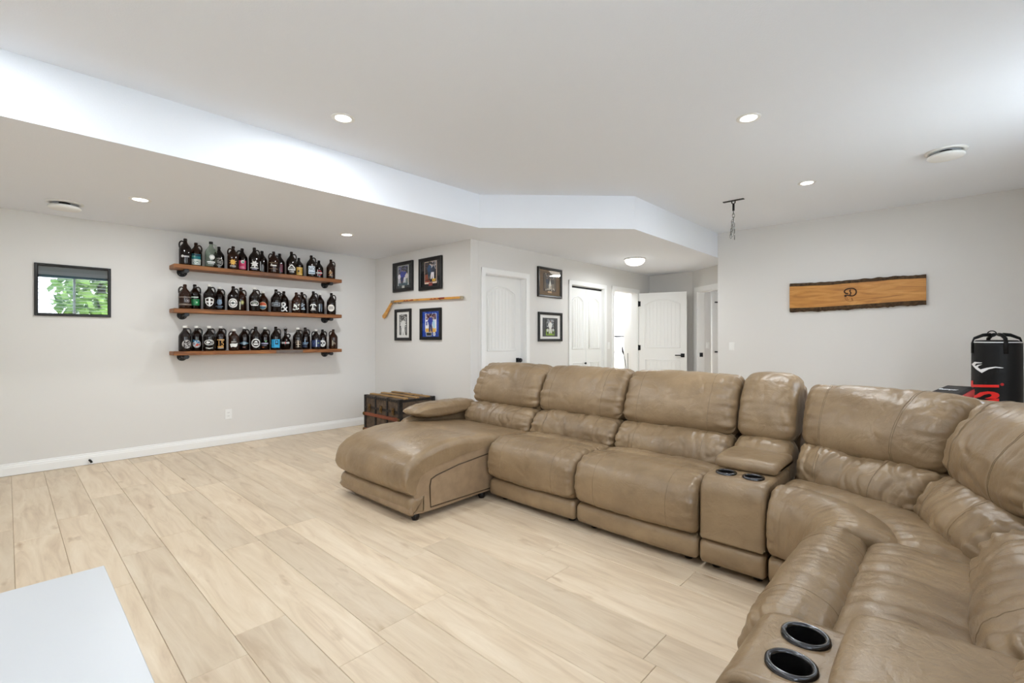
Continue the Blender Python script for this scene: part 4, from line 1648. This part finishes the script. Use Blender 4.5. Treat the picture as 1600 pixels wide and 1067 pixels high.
def bottle(x, y, z, h, side, glass, label, shapes, cap=None, globe=False, jit=0.0, dia=.128):
    key = (round(h, 3), globe, glass.name, dia)
    r = dia / 2
    rz = -math.atan2(x, y) + jit
    t = thing('beer_jug', (x, y, z), label, 'bottle', rz, GW)
    if key not in _bm:
        prof = bottle_mesh(h, r, globe)
        if glass is M_CLEAR:
            inner = [(max(a - .003, 0), b + (.004 if i < 3 else 0)) for i, (a, b) in enumerate(prof[:-1])][::-1]
            prof = prof[:-1] + inner
        o = MB().lathe(prof, 28).build('jug_body', glass, t)
        _bm[key] = o.data
    else:
        link(bpy.data.objects.new('jug_body', _bm[key]), t)
    if side:
        hk = ('h', round(h, 3), side, glass.name, globe)
        if hk not in _bm:
            s = side
            if globe:
                pts = [(s * .016, 0, h * .72), (s * .035, 0, h * .735), (s * .050, 0, h * .70), (s * .050, 0, h * .63), (s * .040, 0, h * .57), (s * .030, 0, h * .575)]
            else:
                pts = [(s * r * .26, 0, h - .035), (s * r * .60, 0, h - .030), (s * r * .86, 0, h - .048), (s * r * .90, 0, h - .078), (s * r * .80, 0, h - .103), (s * r * .55, 0, h * .60 + h * .115)]
            o = MB().tube(curve(pts, 5), .0078, 8).build('handle', glass if glass is not M_CLEAR else M_CLEAR, t)
            _bm[hk] = o.data
        else:
            link(bpy.data.objects.new('handle', _bm[hk]), t)
    if cap:
        MB().lathe([(.0145, h - .022), (.0195, h - .022), (.0195, h + .002), (0, h + .003)], 16).build('cap', cap, t)
    if globe:
        m = MB().tube([(-.019, 0, h - .03), (-.022, 0, h + .005), (0, 0, h + .022), (.022, 0, h + .005), (.019, 0, h - .03)], .002, 6)
        m.build('swing_wire', M_CHROME, t)
    if shapes:
        rr_ = (r if not globe else .067) + .0008
        zc_ = h * .30 if not globe else .085

        def place(u, v, l):
            a = u / rr_
            return Vector(((rr_ + l) * math.sin(a), -(rr_ + l) * math.cos(a), zc_ + v))
        art('print_and_glint', shapes, t, place, .006, .0003, .4)  # prints, on some jugs with painted window glints
    return t


Wh = 'e4e4e2'
S = {}
R = lambda *a: ('rect',) + a
D = lambda *a: ('disc',) + a
G = lambda *a: ('ring',) + a
Pl = lambda pts, c: ('poly', pts, c)
Tx = lambda s, x, y, h, c, sx=1.0: ('text', s, x, y, h, sx, c)
shield = lambda w, h, c, cx=0: Pl([(cx - w, h * .7), (cx, h), (cx + w, h * .7), (cx + w * .95, -h * .2), (cx + w * .5, -h * .75), (cx, -h), (cx - w * .5, -h * .75), (cx - w * .95, -h * .2)][::-1], c)
star = lambda r, c, n=9: Pl([((r if i % 2 == 0 else r * .55) * math.cos(PI * i / n + .3), (r if i % 2 == 0 else r * .55) * math.sin(PI * i / n + .3)) for i in range(2 * n)], c)
AM, AL = M_AMBER, M_AMBERL
rows = [
 # x, height, handle side, glass, what the label shows, shapes (some thin pale upright bars paint window reflections), front/back row, cap
 [
  (1.322, .285, -1, AM, 'dark jug with small white word on it at the left end of the top shelf', [D(-.022, .004, .013, .013, Wh), R(.015, .002, .05, .016, 'b9b9bd'), Tx('Co', -.022, .004, .014, '222222')], 0, None),
  (1.420, .270, 1, AL, 'jug with a teal and white paper label, second on the top shelf', [R(0, .03, .10, .056, '1f7f88'), R(0, .044, .10, .02, '123f57'), R(-.02, .03, .03, .02, '6fb0a0'), R(0, -.03, .10, .062, 'dfe9e2'), ('dots', 0, -.035, .08, .03, 14, .004, 3, '5f8a7a')], 1, None),
  (1.564, .285, 1, M_CLEAR, 'clear glass jug with a white round print, the only uncoloured one', [D(.01, .025, .026, .026, 'f4f4f2'), G(.01, .025, .02, .02, .003, '9aa5a0'), R(0, -.03, .08, .012, 'eef0ee'), R(0, -.048, .06, .006, 'eef0ee')], 0, M_CAPB),
  (1.642, .258, 0, AM, 'jug with a grey circular hop print right behind the clear jug', [D(0, 0, .042, .046, '9a9894'), ('dots', 0, 0, .06, .07, 30, .006, 5, '1d1512'), G(0, 0, .042, .046, .006, 'c9c7c3')], 1, None),
  (1.787, .268, -1, AL, 'jug with an orange crest print, fifth on the top shelf', [star(.042, 'b9832f', 8), D(0, 0, .022, .026, 'e0b04a'), R(0, -.045, .06, .014, 'a8a49c')], 0, None),
  (1.881, .272, -1, AM, 'jug with a bright pink paper label', [R(0, -.01, .09, .10, 'd63a6b'), D(.005, .026, .02, .02, 'eef2ee'), D(.012, .022, .010, .010, '3c9a80'), R(0, -.045, .05, .006, 'f2c6d2'), R(0, -.032, .04, .005, 'f2c6d2')], 1, None),
  (2.013, .284, 1, AM, 'jug with a large white maple leaf shaped print', [star(.046, Wh, 7), Pl([(-.04, -.04), (.04, -.04), (.05, -.05), (-.05, -.05)], Wh), R(0, -.062, .06, .008, '8a86a0')], 0, None),
  (2.097, .272, 0, AM, 'plain dark jug with a white upright stripe print, eighth on the top shelf', [R(-.012, .0, .010, .11, 'd5d8dc'), R(.012, -.01, .014, .06, '8d8f94')], 1, None),  # white bar is the window's reflection painted on the glass
  (2.231, .267, -1, AL, 'brown jug with a single white line of script across', [R(0, .045, .10, .006, '8d7b62'), R(0, .012, .07, .014, 'e8e4dc'), R(-.022, .026, .012, .012, 'e8e4dc'), R(0, -.028, .10, .006, '8d7b62')], 0, None),
  (2.302, .266, -1, AM, 'jug with a thin maroon upright label', [R(.02, 0, .034, .10, '6b2238'), R(-.02, -.01, .012, .09, 'c9bfbc')], 1, None),  # pale bar beside the label is a painted window glint
  (2.444, .293, 1, AM, 'tall jug with white mountain badge print', [Pl([(-.045, .0), (0, .045), (.045, .0), (.045, -.03), (-.045, -.03)][::-1], Wh), Pl([(-.03, .0), (0, .028), (.03, .0)][::-1], '2a1a14'), R(0, -.012, .07, .012, '1d1512'), R(0, -.048, .06, .018, 'a9a6a2'), ('dots', 0, -.048, .06, .02, 10, .004, 8, '1d1512')], 0, None),
  (2.535, .243, 0, AM, 'small jug with a gold paper label', [R(0, -.005, .10, .10, 'd0a545'), D(0, -.005, .012, .012, '3a2a14'), R(0, .036, .10, .006, 'efd58a'), R(0, -.044, .10, .006, 'efd58a')], 1, None),
  (2.694, .280, 1, AM, 'jug with white block letters on a pale blue panel', [R(.008, .002, .085, .10, 'cfdbe6'), Tx('NO', .008, .02, .045, '2a3a4c', .8), R(.008, -.03, .07, .012, '5d7388')], 0, None),
  (2.795, .242, -1, AM, 'small jug with a red round emblem crossed by a white bar', [G(.005, 0, .03, .034, .010, 'c02a3c'), R(0, 0, .085, .016, 'e6e4e2'), R(-.018, 0, .008, .09, 'd5d3d1')], 1, None),  # narrow upright bar paints a window glint over the emblem
  (2.958, .258, 1, AL, 'brown jug with a bronze print at the right end of the top shelf', [R(-.004, .0, .010, .07, 'e8d8b8'), star(.030, '9a7448', 6), R(0, -.035, .05, .008, '9a7448')], 0, None),
 ],
 [
  (1.318, .262, -1, AL, 'brown jug with pale horizontal bands at the left end of the middle shelf', [R(0, .042, .18, .012, '776a60'), R(0, -.035, .18, .016, '776a60'), G(.03, .004, .018, .018, .003, 'a9a6a8'), D(.03, .004, .006, .006, 'c9c6c8')], 0, None),
  (1.409, .277, 1, AM, 'jug with a vivid green printed panel', [R(.012, -.006, .08, .07, '1f7a44'), R(.018, -.01, .03, .03, '38a866'), Pl([(.012, .0), (.03, .0), (.021, -.02)][::-1], Wh), R(0, .05, .07, .012, 'c9d6cc')], 1, None),
  (1.549, .278, 1, AM, 'jug with a large white outlined shield', [shield(.044, .052, Wh), shield(.034, .042, '24140d'), R(0, 0, .018, .08, Wh), R(0, 0, .07, .014, Wh)], 0, M_CAPW),
  (1.644, .268, 1, AM, 'jug with a pale blue figure print, fourth on the middle shelf', [Pl([(-.02, .04), (.02, .04), (.026, 0), (.012, -.02), (-.012, -.02), (-.026, 0)][::-1], '7d95ac'), R(0, -.036, .075, .008, '7d95ac'), R(0, -.052, .05, .006, '5d7388')], 1, M_CAPW),
  (1.787, .279, 1, AM, 'jug with a big white ring badge and star centre', [D(0, 0, .050, .052, Wh), G(0, 0, .037, .039, .006, '3a2a22'), R(0, 0, .10, .006, '3a2a22'), star(.018, '3a4a48', 5)], 0, None),
  (1.867, .278, 1, AL, 'reddish jug with a small yellow green oval', [D(.016, .018, .018, .026, '8a8a4a'), D(.016, .018, .010, .016, 'c9c48a'), R(-.008, -.02, .012, .09, 'e4e2d0')], 1, None),  # cream upright bar is a painted reflection
  (2.014, .282, 1, AM, 'jug with a white oval waves print', [G(0, .008, .048, .030, .006, Wh), R(0, .012, .06, .008, 'c9d2c0'), Pl([(-.04, -.01), (0, .0), (.04, -.01), (.04, -.018), (-.04, -.018)][::-1], Wh)], 0, M_CAPW),
  (2.111, .251, -1, AL, 'small jug with a round orange and blue badge', [D(0, 0, .044, .046, '3f6f86'), Pl([(-.042, .002), (.042, .002), (.032, .03), (0, .045), (-.032, .03)], 'c8552c'), R(0, -.002, .085, .012, 'e8e2d8'), G(0, 0, .044, .046, .004, 'd9c49a')], 1, M_CAPW),
  (2.259, .279, 1, AM, 'jug with a white outlined rectangle print', [R(0, .01, .10, .042, 'b9c2cc'), R(0, .01, .088, .032, '1d1a1c'), R(0, .01, .06, .008, 'b9c2cc')], 0, None),
  (2.351, .272, -1, AM, 'jug with a huge white ampersand', [Tx('&', 0, -.008, .115, 'f2f2f0', .95)], 1, None),
  (2.503, .260, 1, AL, 'reddish jug spotted with white dots', [('dots', .0, .0, .08, .08, 18, .007, 21, 'dfe6e0'), D(-.012, .012, .012, .012, 'e9efea')], 0, None),
  (2.573, .277, 1, AM, 'jug with a pale blue patterned print beside the dotted jug', [('dots', .0, .01, .07, .07, 16, .007, 22, 'a9bccc'), R(0, -.028, .09, .010, 'c9d6de')], 1, None),
  (2.721, .290, 1, AM, 'tall jug with a white house shaped arch print', [Pl([(-.045, .01), (-.025, .035), (.02, .035), (.045, .01), (.03, .01), (.015, .022), (-.02, .022), (-.032, .008)][::-1], Wh), R(-.006, -.005, .012, .07, Wh), R(0, -.028, .05, .016, 'c9c9c7'), R(0, -.046, .07, .006, 'a9a9a7')], 0, None),
  (2.808, .277, 0, AM, 'plain dark jug with a thin blue grey panel', [R(.018, 0, .02, .10, '4a5866'), R(-.008, 0, .010, .10, 'cfd8de')], 1, M_CAPW),  # pale upright bar paints the window's glint
  (2.965, .284, 1, AM, 'jug with a white round badge at the right end of the middle shelf', [D(0, -.002, .044, .046, 'dedad2'), R(0, .008, .05, .010, '3a2a22'), R(0, -.012, .06, .008, '3a2a22')], 0, None),
 ],
 [
  (1.318, .272, 1, AM, 'jug with a grey leafy circle at the left end of the lowest shelf', [D(.022, -.005, .044, .046, 'b4b2b0'), ('dots', .022, -.005, .06, .07, 34, .006, 31, '2a1c16')], 0, M_CAPW),
  (1.424, .274, 1, AM, 'jug with a round stained glass print in blue, red and white', [D(.006, -.004, .044, .046, 'c8ccd0'), ('dots', .006, .012, .06, .045, 18, .007, 32, '3a86b0'), ('dots', .006, -.02, .06, .04, 10, .007, 33, 'b8442c'), D(.006, -.014, .010, .012, 'd8543a'), G(.006, -.004, .044, .046, .005, '3a2a22')], 1, M_CAPW),
  (1.546, .273, 1, AM, 'jug with a white ellipse above a white curved line', [G(0, .012, .050, .030, .007, Wh), D(-.014, .012, .016, .014, Wh), G(.016, .014, .015, .014, .005, Wh), Pl([(-.036, -.044), (0, -.050), (.036, -.044), (.036, -.050), (0, -.058), (-.036, -.050)], Wh)], 0, M_CAPW),
  (1.657, .275, 1, AM, 'jug with an orange numeral 15 print', [R(0, .040, .075, .012, 'e0b070'), Tx('15', 0, 0, .055, 'd9a45c', .9), R(0, -.040, .06, .018, 'd9a45c'), R(0, -.055, .06, .006, 'c9c4bc')], 1, M_CAPW),
  (1.796, .244, -1, AL, 'small jug with a white running animal shape', [Pl([(-.042, .0), (-.02, .008), (.02, .006), (.042, .012), (.036, -.02), (.02, -.034), (-.01, -.03), (-.03, -.036)][::-1], Wh), R(0, .026, .05, .014, '8a8580')], 0, M_CAPW),
  (1.902, .272, 1, AM, 'jug with a grey blue winged diamond print', [Pl([(-.055, .0), (0, .024), (.055, .0), (0, -.022)][::-1], '6f8c9e'), D(0, .0, .016, .016, 'a9bcc6'), R(0, -.045, .03, .014, '7a5a50')], 1, M_CAPW),
  (2.028, .278, -1, AM, 'jug with a white ring enclosing a white boat shape', [D(0, 0, .050, .052, Wh), D(0, 0, .038, .040, '20130d'), Pl([(-.03, -.004), (.03, -.004), (.022, -.022), (-.022, -.022)][::-1], Wh), Pl([(-.02, .006), (.02, .006), (.008, .026), (-.008, .024)][::-1], Wh)], 0, None),
  (2.128, .272, 1, AM, 'jug with a lilac word across and a small green heart', [R(0, -.004, .09, .018, 'b0b0cc'), Pl([(.016, .022), (.008, .034), (.0, .028), (.016, .008), (.032, .028), (.024, .034)], '7fbf8a'), R(0, -.028, .05, .010, '7d7a88'), R(-.012, -.05, .02, .016, 'a8663c')], 1, M_CAPW),
  (2.256, .282, 1, AM, 'jug with a bright sky blue square label', [R(0, -.008, .10, .10, '2f9fd0'), R(.012, .006, .034, .05, '12242e'), D(.012, .01, .011, .014, '2f9fd0'), R(-.026, -.008, .008, .07, '1a6f96')], 0, None),
  (2.371, .262, 1, AM, 'globe shaped swing top jug with a white and red band', [R(.006, 0, .085, .020, 'c9c9c7'), R(.0, 0, .012, .026, 'c8343c'), D(-.036, 0, .010, .012, Wh)], 1, None),
  (2.523, .271, 1, AM, 'jug with small pale brown printed lines', [R(0, .022, .06, .006, '9a8a78'), R(0, .004, .07, .006, '9a8a78'), R(0, -.018, .05, .012, '9a8a78'), R(0, -.046, .05, .006, '9a8a78'), R(0, -.01, .008, .09, 'e0d6c6')], 0, M_CAPW),  # upright bar across the lines is a painted glint
  (2.616, .281, 1, AM, 'jug with a pale blue lighthouse like print', [R(0, .016, .014, .06, '8aa4bc'), R(0, .0, .085, .012, '6f8aa4'), R(0, -.018, .06, .010, '8aa4bc'), R(0, -.045, .05, .03, '26344e')], 1, None),
  (2.758, .254, -1, AM, 'small jug with a navy paper label', [R(0, -.002, .12, .088, '28365e'), Tx('V', -.03, .0, .05, '4a5a8c'), R(.004, 0, .010, .09, 'dce4ee'), R(.03, .004, .024, .008, '8fae5a')], 0, M_CAPW),  # pale bar over the navy label is a painted window reflection
  (2.843, .259, 1, AM, 'small jug with a white panda face', [D(0, -.004, .042, .044, 'f0f0ee'), D(-.014, 0, .010, .012, '141414'), D(.016, 0, .010, .012, '141414'), D(0, -.016, .006, .005, '141414'), R(0, -.026, .018, .005, '141414')], 1, None),
  (2.992, .261, -1, AL, 'plain light brown jug at the right end of the lowest shelf', [R(-.006, 0, .012, .07, 'a8a090'), Tx('h', .018, .0, .04, '9a9080')], 0, None),
 ]]
for k, rw in enumerate(rows):
    zt = SHELF_Z[k][1] + .0005
    for i, (x, h, side, glass, label, shapes, back, cap) in enumerate(rw):
        globe = 'globe' in label
        yy = 6.052 if not back else 6.139
        xx = x * yy / 6.075
        bottle(xx, yy, zt, h, side, glass, label, shapes, cap, globe, ((i * 37) % 7 - 3) * .02, .112 if h < .262 else .117)

# ---------------------------------------------------------------- punching bag
t = thing('punching_bag', (6.13, -.285, 0), 'black punching bag with red lettering and white swoosh emblem behind the sofa corner', 'punching bag', -math.atan2(6.13, -.285))
RB = .168
ZT = 1.205
MB().lathe([(0, .003), (RB * .95, .0), (RB, .02), (RB, .6), (RB * .985, ZT - .03), (RB * .96, ZT), (RB * .80, ZT + .018), (0, ZT + .022)], 48).build('bag_body', M_VINYL, t)
MB().lathe([(RB * .984, ZT - .004), (RB * .972, ZT + .004)], 48).build('white_piping', pmat('white_piping', 'e4e4e4', .4), t)
for k in range(4):
    a = k * PI / 2 + .35
    ca, sa = math.cos(a), math.sin(a)
    MB().tube([(RB * 1.012 * ca, RB * 1.012 * sa, ZT - .10), (RB * 1.012 * ca, RB * 1.012 * sa, ZT - .01), (RB * .92 * ca, RB * .92 * sa, ZT + .035), (RB * .55 * ca, RB * .55 * sa, ZT + .065), (RB * .25 * ca, RB * .25 * sa, ZT + .07)], .016, 8, False, ((ca, sa, 0), .25)).build('hanging_strap', M_VINYL, t)
m = MB()
m.tube([(-.03 + .028 * math.cos(q), .0 + .010 * math.sin(q), ZT + .078 + .026 * math.sin(q)) for q in np.linspace(0, 2 * PI, 15)[:-1]], .005, 6, True)
m.build('hanging_ring', M_BLACK, t)


def onbag(u, v, l):
    a = u / RB
    return Vector(((RB + .0015 + l) * math.sin(a), -(RB + .0015 + l) * math.cos(a), v))


def logo(px, py):
    ux = (px - 965) / 8.2 / 738 * 4.29 * .715
    vz = 1.235 - ((510 + py / 8.2) - 529.5) / 738 * 4.29
    return (RB * math.asin(max(-.98, min(.98, ux / RB))), vz)


lp = [(652, 488), (690, 455), (788, 460), (778, 468), (712, 475), (694, 498), (705, 508), (735, 490), (790, 483), (745, 505), (732, 522), (768, 548), (850, 522), (950, 505), (1048, 514), (1040, 522), (950, 520), (870, 540), (785, 592), (700, 540)]
lp = [logo(*q) for q in lp]
# split the swoosh into convex pieces that follow its strokes
q = lambda *ids: Pl([lp[i] for i in ids][::-1], 'e9e9ea')
art('emblem', [q(0, 1, 4, 5), q(1, 2, 3, 4), q(0, 5, 6, 19), q(6, 7, 9, 10), q(7, 8, 9), q(6, 10, 11, 19), q(11, 18, 19), q(11, 12, 17, 18), q(12, 13, 16, 17), q(13, 14, 15, 16)], t, onbag, .012, .0002, .4, label='white swoosh emblem')
vs, fs = glyph_polys('EVERLAST', 1.0, 1.0, 0.0, .028)
xs_ = [v[0] for v in vs]
ysv = [v[1] for v in vs]
ztop, zlen, ulo, uhi = .858, .66, -.235, .018
m = MB()
m.use(cmat('d8241e', .4))
b = bmesh.new()
kx = zlen / (max(xs_) - min(xs_))
bv = []
for (a, c) in vs:
    v_ = ztop - (max(xs_) - a) * kx
    f_ = (c - min(ysv)) / (max(ysv) - min(ysv))
    bv.append(b.verts.new((uhi + (ulo - uhi) * f_, v_ + .03 * (f_ - .5) * -.6, 0)))
for f in fs:
    try:
        b.faces.new([bv[i] for i in f])
    except ValueError:
        pass
xx = ulo
while xx < uhi:
    bmesh.ops.bisect_plane(b, geom=b.verts[:] + b.edges[:] + b.faces[:], plane_co=(xx, 0, 0), plane_no=(1, 0, 0))
    xx += .012
mp = {v: m.bm.verts.new(onbag(v.co.x, v.co.y, .0004)) for v in b.verts}
for f in b.faces:
    m.face([mp[v] for v in f.verts])
b.free()
m.build('lettering', None, t, label='red lettering running up the bag', recalc=False)
art('registered_mark', [G(.034, .835, .011, .012, .004, 'd8241e'), D(.034, .835, .005, .005, 'd8241e')], t, onbag, .01, .0003)

# training pad
t = thing('training_pad', (4.90, .015, 0), 'upright black training pad with red edge and white lettering beside the punching bag', 'sports pad', math.atan2(-.10, .89))
MB().box(-.48, .45, -.085, .085, .0, .85, .018, 3).build('pad_body', M_VINYL, t)
MB().box(-.465, .435, -.0905, -.0845, .775, .832, .002, 1).build('red_side', pmat('red_vinyl', 'a8161c', .4), t)
art('pad_lettering', [('text', 'Bumper', 0, 0, .055, 1.4, .03, 'f0f0f2')], t, lambda u, v, l: Vector((-.02 + v * 2.6, -u * .42 + .012, .8512 + l)), None, .0004)

# dry stem in a tall vase
t = thing('dried_reed', (4.62, 2.62, 0), 'dark dried reed stems standing behind the sofa in front of the open doorway', 'plant')
MB().lathe([(0, 0), (.07, 0), (.085, .1), (.09, .3), (.06, .5), (.035, .58), (.04, .62), (.034, .62), (.03, .56), (0, .54)], 24).build('vase', pmat('dark_vase', '2a2a2c', .35), t)
MB().tube([(0, 0, .55), (.012, -.012, .85), (-.004, .004, 1.0), (-.018, .018, 1.09)], .0035, 6).build('stem', M_GREYCASE, t)
MB().tube([(-.014, .014, 1.06), (-.020, .020, 1.09), (-.024, .024, 1.13), (-.028, .028, 1.16)], [.003, .0105, .0085, .002], 8).build('seed_head', M_GREYCASE, t)
MB().tube([(.005, -.005, .55), (.02, -.018, .9), (.018, -.018, 1.08)], .003, 6).build('stem', M_GREYCASE, t)
